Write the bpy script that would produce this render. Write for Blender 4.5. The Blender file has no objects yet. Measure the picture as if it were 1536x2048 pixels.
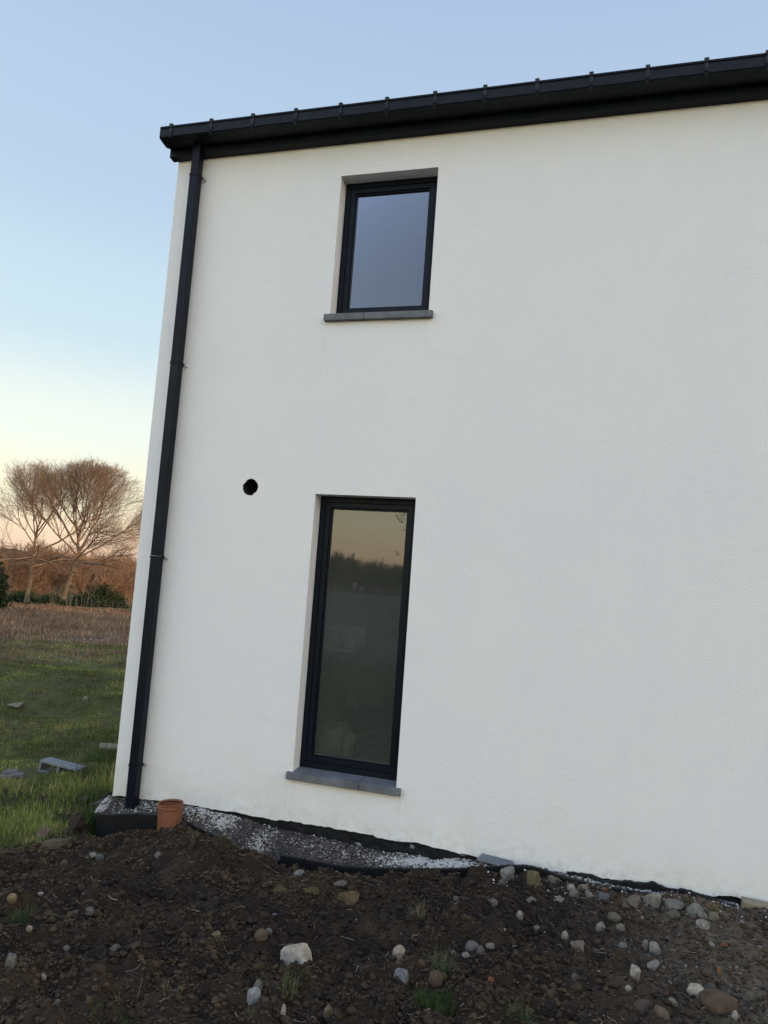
import bpy, bmesh, math, random
import numpy as np
from mathutils import Vector, Matrix, noise as mnoise

# ------------------------------------------------------------------ camera, sky, sun, exposure
S = bpy.context.scene
COL = S.collection
YAW, PITCH, ROLL = (math.radians(a) for a in (16.577, 5.65, 4.134))
EYE = Vector((0, -5.6, 1.9))
fw = Vector((-math.sin(YAW) * math.cos(PITCH), math.cos(YAW) * math.cos(PITCH), math.sin(PITCH)))
r0 = Vector((math.cos(YAW), math.sin(YAW), 0)); u0 = r0.cross(fw)
rt = r0 * math.cos(ROLL) + u0 * math.sin(ROLL); up = -r0 * math.sin(ROLL) + u0 * math.cos(ROLL)
cd = bpy.data.cameras.new('camera'); cam = bpy.data.objects.new('camera', cd); COL.objects.link(cam)
cam.matrix_world = Matrix(((rt.x, up.x, -fw.x, EYE.x), (rt.y, up.y, -fw.y, EYE.y), (rt.z, up.z, -fw.z, EYE.z), (0, 0, 0, 1)))
cd.sensor_fit = 'AUTO'; cd.sensor_width = 36; cd.lens = 36 * 1480 / 2048
cd.clip_start = 0.05; cd.clip_end = 6000
S.camera = cam
S.render.resolution_x = 768; S.render.resolution_y = 1024

SUN_EL, SUN_TH = math.radians(4.5), math.radians(80)      # sun low on the right, a little behind the camera
sund = Vector((math.sin(SUN_TH) * math.cos(SUN_EL), -math.cos(SUN_TH) * math.cos(SUN_EL), math.sin(SUN_EL)))
W = bpy.data.worlds.new("World"); S.world = W; W.use_nodes = True
wn, wl = W.node_tree.nodes, W.node_tree.links
wn.clear()
wo = wn.new('ShaderNodeOutputWorld'); bg = wn.new('ShaderNodeBackground'); wl.new(bg.outputs[0], wo.inputs[0])
sky = wn.new('ShaderNodeTexSky'); sky.sky_type = 'NISHITA'; sky.sun_disc = False
sky.sun_elevation = SUN_EL; sky.sun_rotation = math.atan2(sund.x, sund.y); sky.air_density = 1.0; sky.dust_density = 1.0
tc = wn.new('ShaderNodeTexCoord'); sx = wn.new('ShaderNodeSeparateXYZ'); wl.new(tc.outputs['Generated'], sx.inputs[0])
ramp = wn.new('ShaderNodeValToRGB'); wl.new(sx.outputs['Z'], ramp.inputs[0])
cr = ramp.color_ramp; cr.interpolation = 'EASE'
stops = [(0.0, (.80, .57, .46)), (.03, (.95, .72, .56)), (.085, (.99, .92, .72)), (.17, (.90, .95, .88)), (.30, (.62, .78, .88)), (.48, (.50, .65, .84)), (.75, (.42, .54, .79)), (1.0, (.36, .46, .74))]
while len(cr.elements) < len(stops): cr.elements.new(.5)
for e, (p, c) in zip(cr.elements, stops): e.position = p; e.color = (*c, 1)
# the sky is brighter towards the sunset side, behind the photographer
gn = wn.new('ShaderNodeMapRange'); gn.inputs[1].default_value = -.75; gn.inputs[2].default_value = .55; gn.inputs[3].default_value = 1.0; gn.inputs[4].default_value = .0
gn.interpolation_type = 'SMOOTHSTEP'; wl.new(sx.outputs['Y'], gn.inputs[0])
gm = wn.new('ShaderNodeMix'); gm.data_type = 'RGBA'; wl.new(gn.outputs[0], gm.inputs[0]); gm.inputs[6].default_value = (1, 1, 1, 1); 
gz = wn.new('ShaderNodeMapRange'); gz.inputs[1].default_value = .08; gz.inputs[2].default_value = .38; wl.new(sx.outputs['Z'], gz.inputs[0])
gt = wn.new('ShaderNodeMix'); gt.data_type = 'RGBA'; wl.new(gz.outputs[0], gt.inputs[0]); gt.inputs[6].default_value = (2.54, 2.30, 1.66, 1); gt.inputs[7].default_value = (1.89, 1.87, 1.99, 1)
wl.new(gt.outputs[2], gm.inputs[7])
mu = wn.new('ShaderNodeVectorMath'); mu.operation = 'MULTIPLY'; wl.new(ramp.outputs[0], mu.inputs[0]); wl.new(gm.outputs[2], mu.inputs[1])
# warm glow towards the low sun on the right
gxm = wn.new('ShaderNodeMapRange'); gxm.interpolation_type = 'SMOOTHSTEP'; gxm.inputs[1].default_value = .35; gxm.inputs[2].default_value = .95; wl.new(sx.outputs['X'], gxm.inputs[0])
gx2 = wn.new('ShaderNodeMix'); gx2.data_type = 'RGBA'; wl.new(gxm.outputs[0], gx2.inputs[0]); gx2.inputs[6].default_value = (1, 1, 1, 1); gx2.inputs[7].default_value = (2.0, 1.60, 1.15, 1)
mu0 = mu; mu = wn.new('ShaderNodeVectorMath'); mu.operation = 'MULTIPLY'; wl.new(mu0.outputs[0], mu.inputs[0]); wl.new(gx2.outputs[2], mu.inputs[1])
sk = wn.new('ShaderNodeVectorMath'); sk.operation = 'SCALE'; wl.new(sky.outputs[0], sk.inputs[0]); sk.inputs['Scale'].default_value = .05
mu2 = wn.new('ShaderNodeVectorMath'); mu2.operation = 'SCALE'; wl.new(mu.outputs[0], mu2.inputs[0]); mu2.inputs['Scale'].default_value = .90
ad = wn.new('ShaderNodeVectorMath'); ad.operation = 'ADD'; wl.new(sk.outputs[0], ad.inputs[0]); wl.new(mu2.outputs[0], ad.inputs[1])
ten = wn.new('ShaderNodeVectorMath'); ten.operation = 'SCALE'; wl.new(ad.outputs[0], ten.inputs[0]); ten.inputs['Scale'].default_value = 10.0
wl.new(ten.outputs[0], bg.inputs[0]); bg.inputs[1].default_value = 0.10
sl = bpy.data.lights.new('sun', 'SUN'); so = bpy.data.objects.new('sun', sl); COL.objects.link(so)
sl.energy = 3.4; sl.angle = math.radians(.6); sl.color = (1.0, .64, .42)
so.rotation_euler = sund.to_track_quat('Z', 'Y').to_euler(); so.location = (30, -10, 30)
S.view_settings.view_transform = 'Standard'; S.view_settings.look = 'None'; S.view_settings.gamma = 1
S.view_settings.exposure = 0.0

rng = np.random.default_rng(7); random.seed(7)

# ------------------------------------------------------------------ helpers
def tag(o, label=None, cat=None, group=None, kind=None):
    if label: o['label'] = label
    if cat: o['category'] = cat
    if group: o['group'] = group
    if kind: o['kind'] = kind
    return o
def empty(name, loc=(0, 0, 0), rz=0):
    o = bpy.data.objects.new(name, None); o.location = loc; o.rotation_euler = (0, 0, rz); o.empty_display_size = .2
    COL.objects.link(o); return o
def link(name, me, mat=None, parent=None):
    o = bpy.data.objects.new(name, me); COL.objects.link(o)
    if mat is not None:
        me.materials.clear(); me.materials.append(mat)
    if parent is not None: o.parent = parent
    return o
def from_bm(name, bm, mat=None, parent=None, smooth=False):
    me = bpy.data.meshes.new(name); bmesh.ops.recalc_face_normals(bm, faces=bm.faces); bm.to_mesh(me); bm.free()
    if smooth:
        for p in me.polygons: p.use_smooth = True
    return link(name, me, mat, parent)
def np_mesh(name, v, f, mat=None, parent=None, smooth=False, col=None):
    """v (n,3), f (m,k) -- one polygon size"""
    v = np.asarray(v, np.float32); f = np.asarray(f, np.int32); k = f.shape[1]
    me = bpy.data.meshes.new(name)
    me.vertices.add(len(v)); me.vertices.foreach_set('co', v.ravel())
    me.loops.add(f.size); me.loops.foreach_set('vertex_index', f.ravel())
    me.polygons.add(len(f)); me.polygons.foreach_set('loop_start', np.arange(0, f.size, k, dtype=np.int32))
    me.polygons.foreach_set('loop_total', np.full(len(f), k, np.int32))
    if smooth: me.polygons.foreach_set('use_smooth', np.ones(len(f), bool))
    me.update(calc_edges=True)
    if col is not None:
        a = me.color_attributes.new('col', 'FLOAT_COLOR', 'POINT')
        c = np.ones((len(v), 4), np.float32); c[:, :col.shape[1]] = col; a.data.foreach_set('color', c.ravel())
    return link(name, me, mat, parent)
def box(bm, x0, x1, y0, y1, z0, z1):
    vs = [bm.verts.new((x, y, z)) for z in (z0, z1) for x, y in ((x0, y0), (x1, y0), (x1, y1), (x0, y1))]
    for q in ((0, 1, 2, 3), (4, 5, 6, 7), (0, 1, 5, 4), (1, 2, 6, 5), (2, 3, 7, 6), (3, 0, 4, 7)): bm.faces.new([vs[i] for i in q])
def bev(o, w=.003, n=2):
    m = o.modifiers.new('bevel', 'BEVEL'); m.width = w; m.segments = n; m.limit_method = 'ANGLE'; return o
def prism(bm, pts, axis, a, b):
    """pts polygon in the two other axes, extruded along axis from a to b"""
    def co(p, t): return (t, p[0], p[1]) if axis == 0 else ((p[0], t, p[1]) if axis == 1 else (p[0], p[1], t))
    A = [bm.verts.new(co(p, a)) for p in pts]; B = [bm.verts.new(co(p, b)) for p in pts]
    n = len(pts); bm.faces.new(A); bm.faces.new(B)
    for i in range(n): bm.faces.new((A[i], A[(i + 1) % n], B[(i + 1) % n], B[i]))
def lathe(bm, prof, n=48, cx=0, cy=0):
    rings = [[bm.verts.new((cx + r * math.cos(2 * math.pi * k / n), cy + r * math.sin(2 * math.pi * k / n), z)) for k in range(n)] for r, z in prof]
    for a, b in zip(rings, rings[1:]):
        for k in range(n): bm.faces.new((a[k], a[(k + 1) % n], b[(k + 1) % n], b[k]))
    return rings

# numpy value noise (used for relief and scatter)
_T = rng.random((256, 256)).astype(np.float64)
def vnoise(x, y):
    xi = np.floor(x).astype(int); yi = np.floor(y).astype(int); fx = x - xi; fy = y - yi
    fx = fx * fx * (3 - 2 * fx); fy = fy * fy * (3 - 2 * fy)
    g = lambda a, b: _T[a & 255, b & 255]
    return (g(xi, yi) * (1 - fx) + g(xi + 1, yi) * fx) * (1 - fy) + (g(xi, yi + 1) * (1 - fx) + g(xi + 1, yi + 1) * fx) * fy
def fbm(x, y, s, o=4, off=0.):
    t = np.zeros_like(x); a = 1.; n = 0.
    for i in range(o):
        ca, sa = math.cos(i * 1.1 + .3), math.sin(i * 1.1 + .3)
        t += a * (vnoise((x * ca - y * sa) * s + 17.3 * i + off, (x * sa + y * ca) * s + 9.1 * i + off) - .5); n += a; a *= .5; s *= 2.03
    return t / n * 2
def sstep(a, b, x):
    t = np.clip((x - a) / (b - a), 0, 1); return t * t * (3 - 2 * t)

# ------------------------------------------------------------------ materials
def mat(name, rough=.7, spec=.5):
    m = bpy.data.materials.new(name); m.use_nodes = True; N = m.node_tree.nodes; b = N['Principled BSDF']
    b.inputs['Roughness'].default_value = rough; b.inputs['Specular IOR Level'].default_value = spec
    return m, N, m.node_tree.links, b
def coord(N, L, scale=(1, 1, 1), kind='Object'):
    t = N.new('ShaderNodeTexCoord'); mp = N.new('ShaderNodeMapping'); mp.inputs['Scale'].default_value = scale
    L.new(t.outputs[kind], mp.inputs[0]); return mp.outputs[0]
def nz(N, L, vec, scale, detail=4, rough=.55, dist=0):
    n = N.new('ShaderNodeTexNoise'); n.inputs['Scale'].default_value = scale; n.inputs['Detail'].default_value = detail
    n.inputs['Roughness'].default_value = rough; n.inputs['Distortion'].default_value = dist; L.new(vec, n.inputs['Vector']); return n.outputs['Fac']
def rampn(N, L, fac, stops, interp='LINEAR'):
    r = N.new('ShaderNodeValToRGB'); c = r.color_ramp; c.interpolation = interp
    while len(c.elements) < len(stops): c.elements.new(.5)
    for e, (p, cc) in zip(c.elements, stops):
        e.position = p; e.color = (*cc, 1) if len(cc) == 3 else cc
    L.new(fac, r.inputs[0]); return r.outputs[0]
def mixc(N, L, fac, a, b, mode='MIX'):
    m = N.new('ShaderNodeMix'); m.data_type = 'RGBA'; m.blend_type = mode
    for s, v in ((m.inputs[0], fac), (m.inputs[6], a), (m.inputs[7], b)):
        if isinstance(v, (int, float)): s.default_value = v
        elif isinstance(v, tuple): s.default_value = (*v, 1)
        else: L.new(v, s)
    return m.outputs[2]
def mth(N, L, op, a, b=None):
    m = N.new('ShaderNodeMath'); m.operation = op
    for i, v in enumerate((a, b)):
        if v is None: continue
        if isinstance(v, (int, float)): m.inputs[i].default_value = v
        else: L.new(v, m.inputs[i])
    return m.outputs[0]
def bump(N, L, b, h, dist, strength=1.0):
    n = N.new('ShaderNodeBump'); n.inputs['Distance'].default_value = dist; n.inputs['Strength'].default_value = strength
    L.new(h, n.inputs['Height']); L.new(n.outputs[0], b.inputs['Normal']); return n
def maprange(N, L, v, a, b, c=0., d=1.):
    m = N.new('ShaderNodeMapRange'); m.inputs[1].default_value = a; m.inputs[2].default_value = b; m.inputs[3].default_value = c; m.inputs[4].default_value = d
    L.new(v, m.inputs[0]); return m.outputs[0]

def m_render():                         # trowelled white render, with splashed and weathered patches of its own
    m, N, L, b = mat('white_render', .9, .25)
    v = coord(N, L); big = nz(N, L, v, .55, 3); mid = nz(N, L, v, 3.2, 5, .6); fine = nz(N, L, coord(N, L, (60, 60, 60)), 1, 3)
    c = mixc(N, L, maprange(N, L, big, .35, .65), (.80, .80, .785), (.85, .835, .785))
    c = mixc(N, L, maprange(N, L, mid, .3, .75, 0, .35), c, (.765, .765, .74))
    sep = N.new('ShaderNodeSeparateXYZ'); L.new(coord(N, L), sep.inputs[0])
    low = maprange(N, L, sep.outputs['Z'], .55, .02)                     # earth splashed up from the ground
    lefty = maprange(N, L, sep.outputs['X'], -1.0, -3.6, .35, 1)
    sp = mth(N, L, 'MULTIPLY', mth(N, L, 'MULTIPLY', low, lefty), maprange(N, L, nz(N, L, coord(N, L, (2.2, 2.2, 3)), 1.4, 5, .65), .3, .62))
    c = mixc(N, L, mth(N, L, 'MULTIPLY', sp, .62), c, (.60, .56, .42))
    cloud = maprange(N, L, nz(N, L, coord(N, L, (.8, .8, .5)), 1.0, 5, .6), .42, .62, 0, .45)
    c = mixc(N, L, cloud, c, (.765, .775, .775))
    strk = maprange(N, L, nz(N, L, coord(N, L, (38, 38, 1.6)), 1, 3, .6), .52, .68)             # run-off below the sill ends
    for xe, zs in ((-2.28, 4.06), (-1.395, 4.06), (-2.28, .34), (-1.395, .34)):
        mx_ = mth(N, L, 'MULTIPLY', maprange(N, L, mth(N, L, 'ABSOLUTE', mth(N, L, 'SUBTRACT', sep.outputs['X'], xe)), .07, .01), mth(N, L, 'MULTIPLY', maprange(N, L, sep.outputs['Z'], zs - .55, zs - .03), maprange(N, L, sep.outputs['Z'], zs + .004, zs)))
        c = mixc(N, L, mth(N, L, 'MULTIPLY', mth(N, L, 'MULTIPLY', mx_, strk), .38), c, (.50, .49, .44))
    lowb = maprange(N, L, sep.outputs['Z'], .17, .0)
    sp2 = mth(N, L, 'MULTIPLY', lowb, maprange(N, L, nz(N, L, v, 14, 5, .7), .48, .66))
    c = mixc(N, L, mth(N, L, 'MULTIPLY', sp2, .42), c, (.40, .35, .27))
    spk = maprange(N, L, nz(N, L, coord(N, L, (45, 45, 45)), 1, 2, .5), .71, .76)
    c = mixc(N, L, mth(N, L, 'MULTIPLY', spk, .35), c, (.42, .38, .30))
    wv = N.new('ShaderNodeTexWave'); wv.wave_type = 'RINGS'; wv.inputs['Scale'].default_value = 1.1; wv.inputs['Distortion'].default_value = 6; wv.inputs['Detail'].default_value = 3; L.new(coord(N, L, (1, 1, .8)), wv.inputs['Vector'])
    sc_ = mth(N, L, 'MULTIPLY', maprange(N, L, wv.outputs['Fac'], .88, 1.0), maprange(N, L, nz(N, L, v, 1.1, 3), .58, .72))
    c = mixc(N, L, mth(N, L, 'MULTIPLY', sc_, .35), c, (.72, .73, .73))
    L.new(c, b.inputs['Base Color'])
    g1 = nz(N, L, coord(N, L, (75, 75, 130)), 1, 3, .6, .6); g2 = nz(N, L, coord(N, L, (30, 30, 48)), 1, 3, .6, .3)
    vo = N.new('ShaderNodeTexVoronoi'); vo.inputs['Scale'].default_value = 1; L.new(coord(N, L, (120, 120, 170)), vo.inputs['Vector'])
    h = mth(N, L, 'ADD', mth(N, L, 'MULTIPLY', g1, .9), mth(N, L, 'MULTIPLY', g2, .3)); h = mth(N, L, 'ADD', h, mth(N, L, 'MULTIPLY', vo.outputs['Distance'], .35))
    bump(N, L, b, h, .0055, .7); return m
def m_plain(name, c, rough=.5, spec=.5, var=.15, s=6, bs=0, bd=0):
    m, N, L, b = mat(name, rough, spec); v = coord(N, L); f = nz(N, L, v, s, 5, .6)
    d = tuple(x * (1 - var) for x in c); e = tuple(min(1, x * (1 + var)) for x in c)
    L.new(mixc(N, L, maprange(N, L, f, .3, .7), d, e), b.inputs['Base Color'])
    L.new(maprange(N, L, nz(N, L, v, s * 3, 4), .3, .7, max(.05, rough - .1), min(1, rough + .1)), b.inputs['Roughness'])
    if bs: bump(N, L, b, nz(N, L, v, bs, 4, .6), bd)
    return m
def m_attr(name, rough=.85, spec=.3, trans=0., mul=1., bs=0, bd=0):
    m, N, L, b = mat(name, rough, spec); a = N.new('ShaderNodeAttribute'); a.attribute_name = 'col'
    c = a.outputs['Color']
    if bs: c = mixc(N, L, maprange(N, L, nz(N, L, coord(N, L), bs, 5, .7), .40, .66, 0, .75), c, mixc(N, L, .5, c, (.02, .017, .014)))
    L.new(c, b.inputs['Base Color'])
    if bs: bump(N, L, b, nz(N, L, coord(N, L), bs * 1.5, 4, .6), bd)
    return m
def m_glass():
    m, N, L, b = mat('window_glass'); N.remove(b); out = N['Material Output']
    tr = N.new('ShaderNodeBsdfTransparent'); tr.inputs[0].default_value = (.42, .46, .41, 1)
    gl = N.new('ShaderNodeBsdfGlossy'); gl.inputs['Roughness'].default_value = .015; gl.inputs[0].default_value = (.80, .84, 1.0, 1)
    fr = N.new('ShaderNodeFresnel'); fr.inputs[0].default_value = 1.55
    nb = N.new('ShaderNodeBump'); nb.inputs['Distance'].default_value = .0004; L.new(nz(N, L, coord(N, L), 1.3, 2), nb.inputs['Height'])
    L.new(nb.outputs[0], fr.inputs['Normal']); L.new(nb.outputs[0], gl.inputs['Normal'])
    f2 = mth(N, L, 'MULTIPLY', fr.outputs[0], 2.25)                       # two panes reflect about twice as much
    df = N.new('ShaderNodeBsdfDiffuse'); df.inputs[0].default_value = (.50, .53, .44, 1)      # dusty milky veil, mixed in to lift the dark reflection
    md_ = N.new('ShaderNodeMixShader'); L.new(maprange(N, L, nz(N, L, coord(N, L), 1.7, 4), .3, .7, .075, .10), md_.inputs[0]); L.new(tr.outputs[0], md_.inputs[1]); L.new(df.outputs[0], md_.inputs[2])
    mx = N.new('ShaderNodeMixShader'); L.new(f2, mx.inputs[0]); L.new(md_.outputs[0], mx.inputs[1]); L.new(gl.outputs[0], mx.inputs[2])
    L.new(mx.outputs[0], out.inputs[0]); return m
M = dict(
    render=m_render(),
    anthracite=m_plain('anthracite_aluminium', (.0035, .007, .013), .42, .16, .12, 3, 400, .0003),
    gutter=m_plain('anthracite_zinc', (.0050, .0075, .0115), .5, .20, .2, 4),
    clip=m_plain('grey_clip', (.011, .013, .016), .5, .3),
    spacer=m_plain('spacer_grey', (.16, .17, .18), .5),
    bolt=m_plain('zinc_grey', (.42, .42, .42), .5),
    pane=m_glass(),
    stone_sill=m_plain('bluestone', (.12, .13, .14), .6, .4, .3, 9, 60, .001),
    bitumen=m_plain('bitumen', (.005, .0055, .007), .6, .3, .5, 25, 45, .012),
    membrane=m_plain('black_membrane', (.008, .008, .009), .55, .35, .3, 10, 80, .003),
    pvc=m_plain('orange_pvc', (.20, .078, .042), .55, .3, .18, 12),
    inner=m_plain('inner_plaster', (.50, .49, .45), .9),
    concrete=m_plain('concrete_grey', (.20, .205, .21), .9, .3, .25, 12, 60, .004),
    concrete_beige=m_plain('concrete_beige', (.21, .18, .13), .9, .3, .3, 9, 70, .004),
    rooftile=m_plain('dark_tiles', (.03, .03, .032), .6, .4, .3, 5),
    white=m_plain('white_plastic', (.58, .58, .55), .5),
    stroke=m_plain('dark_stroke', (.02, .02, .02), .6),
    black=m_plain('dark_cavity', (.006, .006, .006), .9),
    stonemat=m_attr('stone_surface', .88, .3, bs=30, bd=.004),
    clod=m_attr('clod_surface', .95, .15, bs=60, bd=.006),
    blade=m_attr('grass_blade', .7, .2),
    foam=m_plain('foam_beads', (.47, .46, .43), .7, .3, .25, 60),
)

# ------------------------------------------------------------------ the ground
XS0 = np.array([-6, -4.2, -3.9, -3.6, -3.2, -2.9, -2.6, -2.3, -2.15, -1.6, -1.1, -.7, -.2, .3, 1, 2, 9.])
ZS0 = np.array([-.42, -.33, -.27, -.20, -.13, -.04, -.03, -.11, -.155, -.13, -.07, -.005, .01, .01, .03, .03, .0])
EDX = np.array([-1.7, -1.38, -1.1, -.9, -.72, -.58, -.45]); EDY = np.array([-.31, -.28, -.25, -.22, -.2, -.175, -.16])
def zone(x, y):
    """soil mask (1 = bare soil)"""
    n = fbm(x, y, 1.1, 4, 5.)
    xb = np.interp(y, [-8, -3, -1.8, -1.0, -.4, .2, .6], [-2.6, -3.3, -3.75, -4.2, -4.45, -4.3, -3.9])
    s = sstep(-.22, .22, x - xb + n * 1.0) * sstep(.75, .2, y + n * .3 - np.where(x > -3.9, 0, .0))
    s = s * sstep(9, 7, x + n)
    s = np.maximum(s, .95 * sstep(.02, .30, fbm(x, y, 1.7, 4, 91.)) * sstep(-7.5, -5.5, x) * sstep(1.2, .4, y + .25 * (x + 5)) * sstep(-4.5, -3, y) * (x < -3.85))
    return np.maximum(s, (x > -3.8) * (x < 8.5) * (y > -.2) * (y < 9.)) * sstep(-22, -14, y)
def macro(x, y):
    n1 = fbm(x, y, .35, 3, 3.)
    s0 = np.interp(x, XS0, ZS0)
    wy = sstep(-.35, -2.6, y)
    z = s0 * (1 - wy) + (.10 + .02 * x * 0) * wy + .10 * sstep(-2.5, -5.5, y) + .13 * sstep(-4, -6, y)
    z = z - .19 * np.exp(-(((x + 2.95) / .55) ** 2 + ((y + 1.25) / .33) ** 2)) + .07 * np.exp(-(((x + y * .9 + 3.25) / .16) ** 2)) * sstep(-.5, -.9, y) * sstep(-2.6, -1.6, y) + .10 * np.exp(-(((x + 4.05) / .28) ** 2 + ((y + .55) / .35) ** 2))
    z = z + .05 * np.exp(-(((x + 2.75) / .35) ** 2 + ((y + .62) / .16) ** 2))
    z = z + .05 * np.exp(-(((x + 1.6) / .5) ** 2 + ((y + 1.0) / .3) ** 2))
    # left of the house the land drops to a meadow
    dl = np.hypot(np.minimum(x + 3.9, 0), np.maximum(y - .1, 0) * (x < -3.0))
    zl = np.interp(dl, [0, .6, 1.6, 3, 7, 12, 24, 60, 112, 200, 2000], [-.24, -.33, -.42, -.46, -.52, -.60, -.82, -2.25, -4.3, -5.0, -5.0])
    wl_ = sstep(-3.75, -4.6, x)
    side = wl_ * sstep(-3.5, -.8, y)
    z = z * (1 - side) + zl * side
    # behind the photographer and far right: level ground a little lower
    back = sstep(-8, -30, y); z = z * (1 - back) - 1.2 * back
    farl = sstep(-6, -12, x) * sstep(-.8, -5, y) * (1 - back); z = z * (1 - farl) + (-.6) * farl
    rr = np.hypot(x, y); z = z + n1 * .10 * sstep(8, 40, rr) * (1 + rr * .004)
    # inside the trench by the plinth and under the house
    tr = (x > -4.0) * sstep(-.42, -.30, y) * (x < -.5) + (x >= -.5) * sstep(-.16, -.08, y) * (x < 9)
    tr = np.where((x > -1.7) & (x < -.5), sstep(-.10, -.015, y - np.interp(x, EDX, EDY)), tr)
    z = np.where((x > -4.05) & (x < 8.5) & (y < 9.2), z * (1 - tr) - .36 * tr, z)
    return z
def relief(x, y):
    s = zone(x, y); rr = np.hypot(x + 1, y + 1.5)
    near = sstep(14, 6, rr)
    right = sstep(-.9, .4, x + .35 * y + .4 * fbm(x, y, .8, 2, 9.))          # trodden, flatter gravelly part
    c = fbm(x, y, 5.5, 5); rid = np.abs(fbm(x, y, 9, 3, 21.)); big = fbm(x, y, 1.6, 3, 40.)
    soil = (.072 * c - .055 * rid + .055 * big) * (1 - .62 * right) + (.046 * fbm(x, y, 15, 3, 2.) + .014 * fbm(x, y, 34, 2, 12.)) * (1 - .5 * right)
    lump = .05 * fbm(x, y, 1.1, 3, 60.) + .03 * fbm(x, y, 3.2, 3, 70.)
    lump = lump + .22 * sstep(.1, .5, fbm(x * .45, y, .55, 2, 81.)) * sstep(4, 12, rr + 0 * x) * sstep(26, 14, rr)
    g = lump
    fade = 1 - sstep(60, 100, rr)
    return (soil * s * near + g * (1 - s) * fade)
def height(x, y):
    return macro(x, y) + relief(x, y)
def hz(x, y): return float(height(np.array([float(x)]), np.array([float(y)]))[0])
def at(px, py):
    """the point of the ground seen in the photograph at a pixel"""
    d = fw * 1480 + rt * (px - 768) - up * (py - 1024); d.normalize()
    t = np.concatenate([np.arange(1.5, 12, .01), np.geomspace(12, 400, 3000)])
    X = EYE.x + d.x * t; Y = EYE.y + d.y * t; Z = EYE.z + d.z * t
    i = int(np.argmax(Z < height(X, Y))); return float(X[i]), float(Y[i]), float(height(X[i:i + 1], Y[i:i + 1])[0])
def grow(a, b, st, lo, hi, k):
    c = list(np.arange(a, b + 1e-9, st)); s = st; v = b
    while v < hi: s *= k; v += s; c.append(v)
    s = st; v = a; L_ = []
    while v > lo: s *= k; v -= s; L_.append(v)
    return np.array(L_[::-1] + c)
gx = grow(-5.2, 2.2, .016, -2200, 2200, 1.055); gy = grow(-3.9, .6, .016, -2200, 2200, 1.055)
GX, GY = np.meshgrid(gx, gy); xf, yf = GX.ravel(), GY.ravel(); zf = height(xf, yf)
nx, ny = len(gx), len(gy)
ii = (np.arange(ny - 1)[:, None] * nx + np.arange(nx - 1)[None]).ravel()
gf = np.stack([ii, ii + 1, ii + 1 + nx, ii + nx], 1)
soilm = zone(xf, yf)
rr = np.hypot(xf, yf + 5.6)
dist_n = rr * (1 + .30 * fbm(xf, yf, .30, 4, 2.))
scrub = sstep(19, 28, dist_n) * sstep(98, 90, dist_n) * (yf > -3)
gravelly = np.clip(sstep(-.9, .6, xf + .35 * yf + .5 * fbm(xf, yf, .9, 3, 9.)), 0, 1)
def m_ground():
    m, N, L, b = mat('ground_earth', .95, .2)
    a = N.new('ShaderNodeAttribute'); a.attribute_name = 'col'; sp = N.new('ShaderNodeSeparateColor'); L.new(a.outputs['Color'], sp.inputs[0])
    v = coord(N, L)
    n1 = nz(N, L, v, 2.3, 6, .65); n2 = nz(N, L, v, 38, 5, .65); n3 = nz(N, L, v, 9, 5, .6)
    soil = rampn(N, L, n1, [(.3, (.020, .015, .0115)), (.48, (.036, .025, .0165)), (.58, (.060, .041, .025)), (.72, (.095, .067, .038))])  # shade between clods put into the colour: base kept darker than them
    soil = mixc(N, L, maprange(N, L, n2, .35, .7, 0, .6), soil, (.012, .0105, .0095))
    grav = rampn(N, L, n3, [(.3, (.085, .066, .046)), (.5, (.125, .098, .068)), (.7, (.17, .138, .10))])
    grav = mixc(N, L, maprange(N, L, n2, .4, .75, 0, .7), grav, (.034, .028, .022))
    soil = mixc(N, L, sp.outputs[2], soil, grav)
    gr = rampn(N, L, n3, [(.3, (.055, .060, .020)), (.5, (.085, .090, .030)), (.7, (.13, .115, .052))])
    gr = mixc(N, L, maprange(N, L, nz(N, L, v, .9, 4), .5, .7, 0, .6), gr, (.052, .042, .026))
    scr = rampn(N, L, nz(N, L, v, .25, 5), [(.3, (.12, .080, .058)), (.55, (.18, .125, .088)), (.75, (.23, .175, .115))])
    g2 = mixc(N, L, sp.outputs[1], gr, scr)
    sy = N.new('ShaderNodeSeparateXYZ'); L.new(v, sy.inputs[0])
    pale_ground = mixc(N, L, nz(N, L, v, .8, 5), (.11, .105, .08), (.16, .15, .12))          # unseen ground behind the camera, made pale to brighten the window reflection
    base_ = mixc(N, L, sp.outputs[0], g2, soil)
    L.new(mixc(N, L, maprange(N, L, mth(N, L, 'ADD', sy.outputs['Y'], nz(N, L, v, .6, 4)), -6.5, -10), base_, pale_ground), b.inputs['Base Color'])
    h = mth(N, L, 'ADD', mth(N, L, 'MULTIPLY', nz(N, L, v, 55, 5, .7), .5), mth(N, L, 'MULTIPLY', nz(N, L, v, 160, 3, .6), .2))
    bump(N, L, b, h, .03); return m
gc = np.stack([soilm, scrub, gravelly], 1)
g = np_mesh('ground', np.stack([xf, yf, zf], 1), gf, m_ground(), None, True, gc); tag(g, kind='structure')

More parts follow.
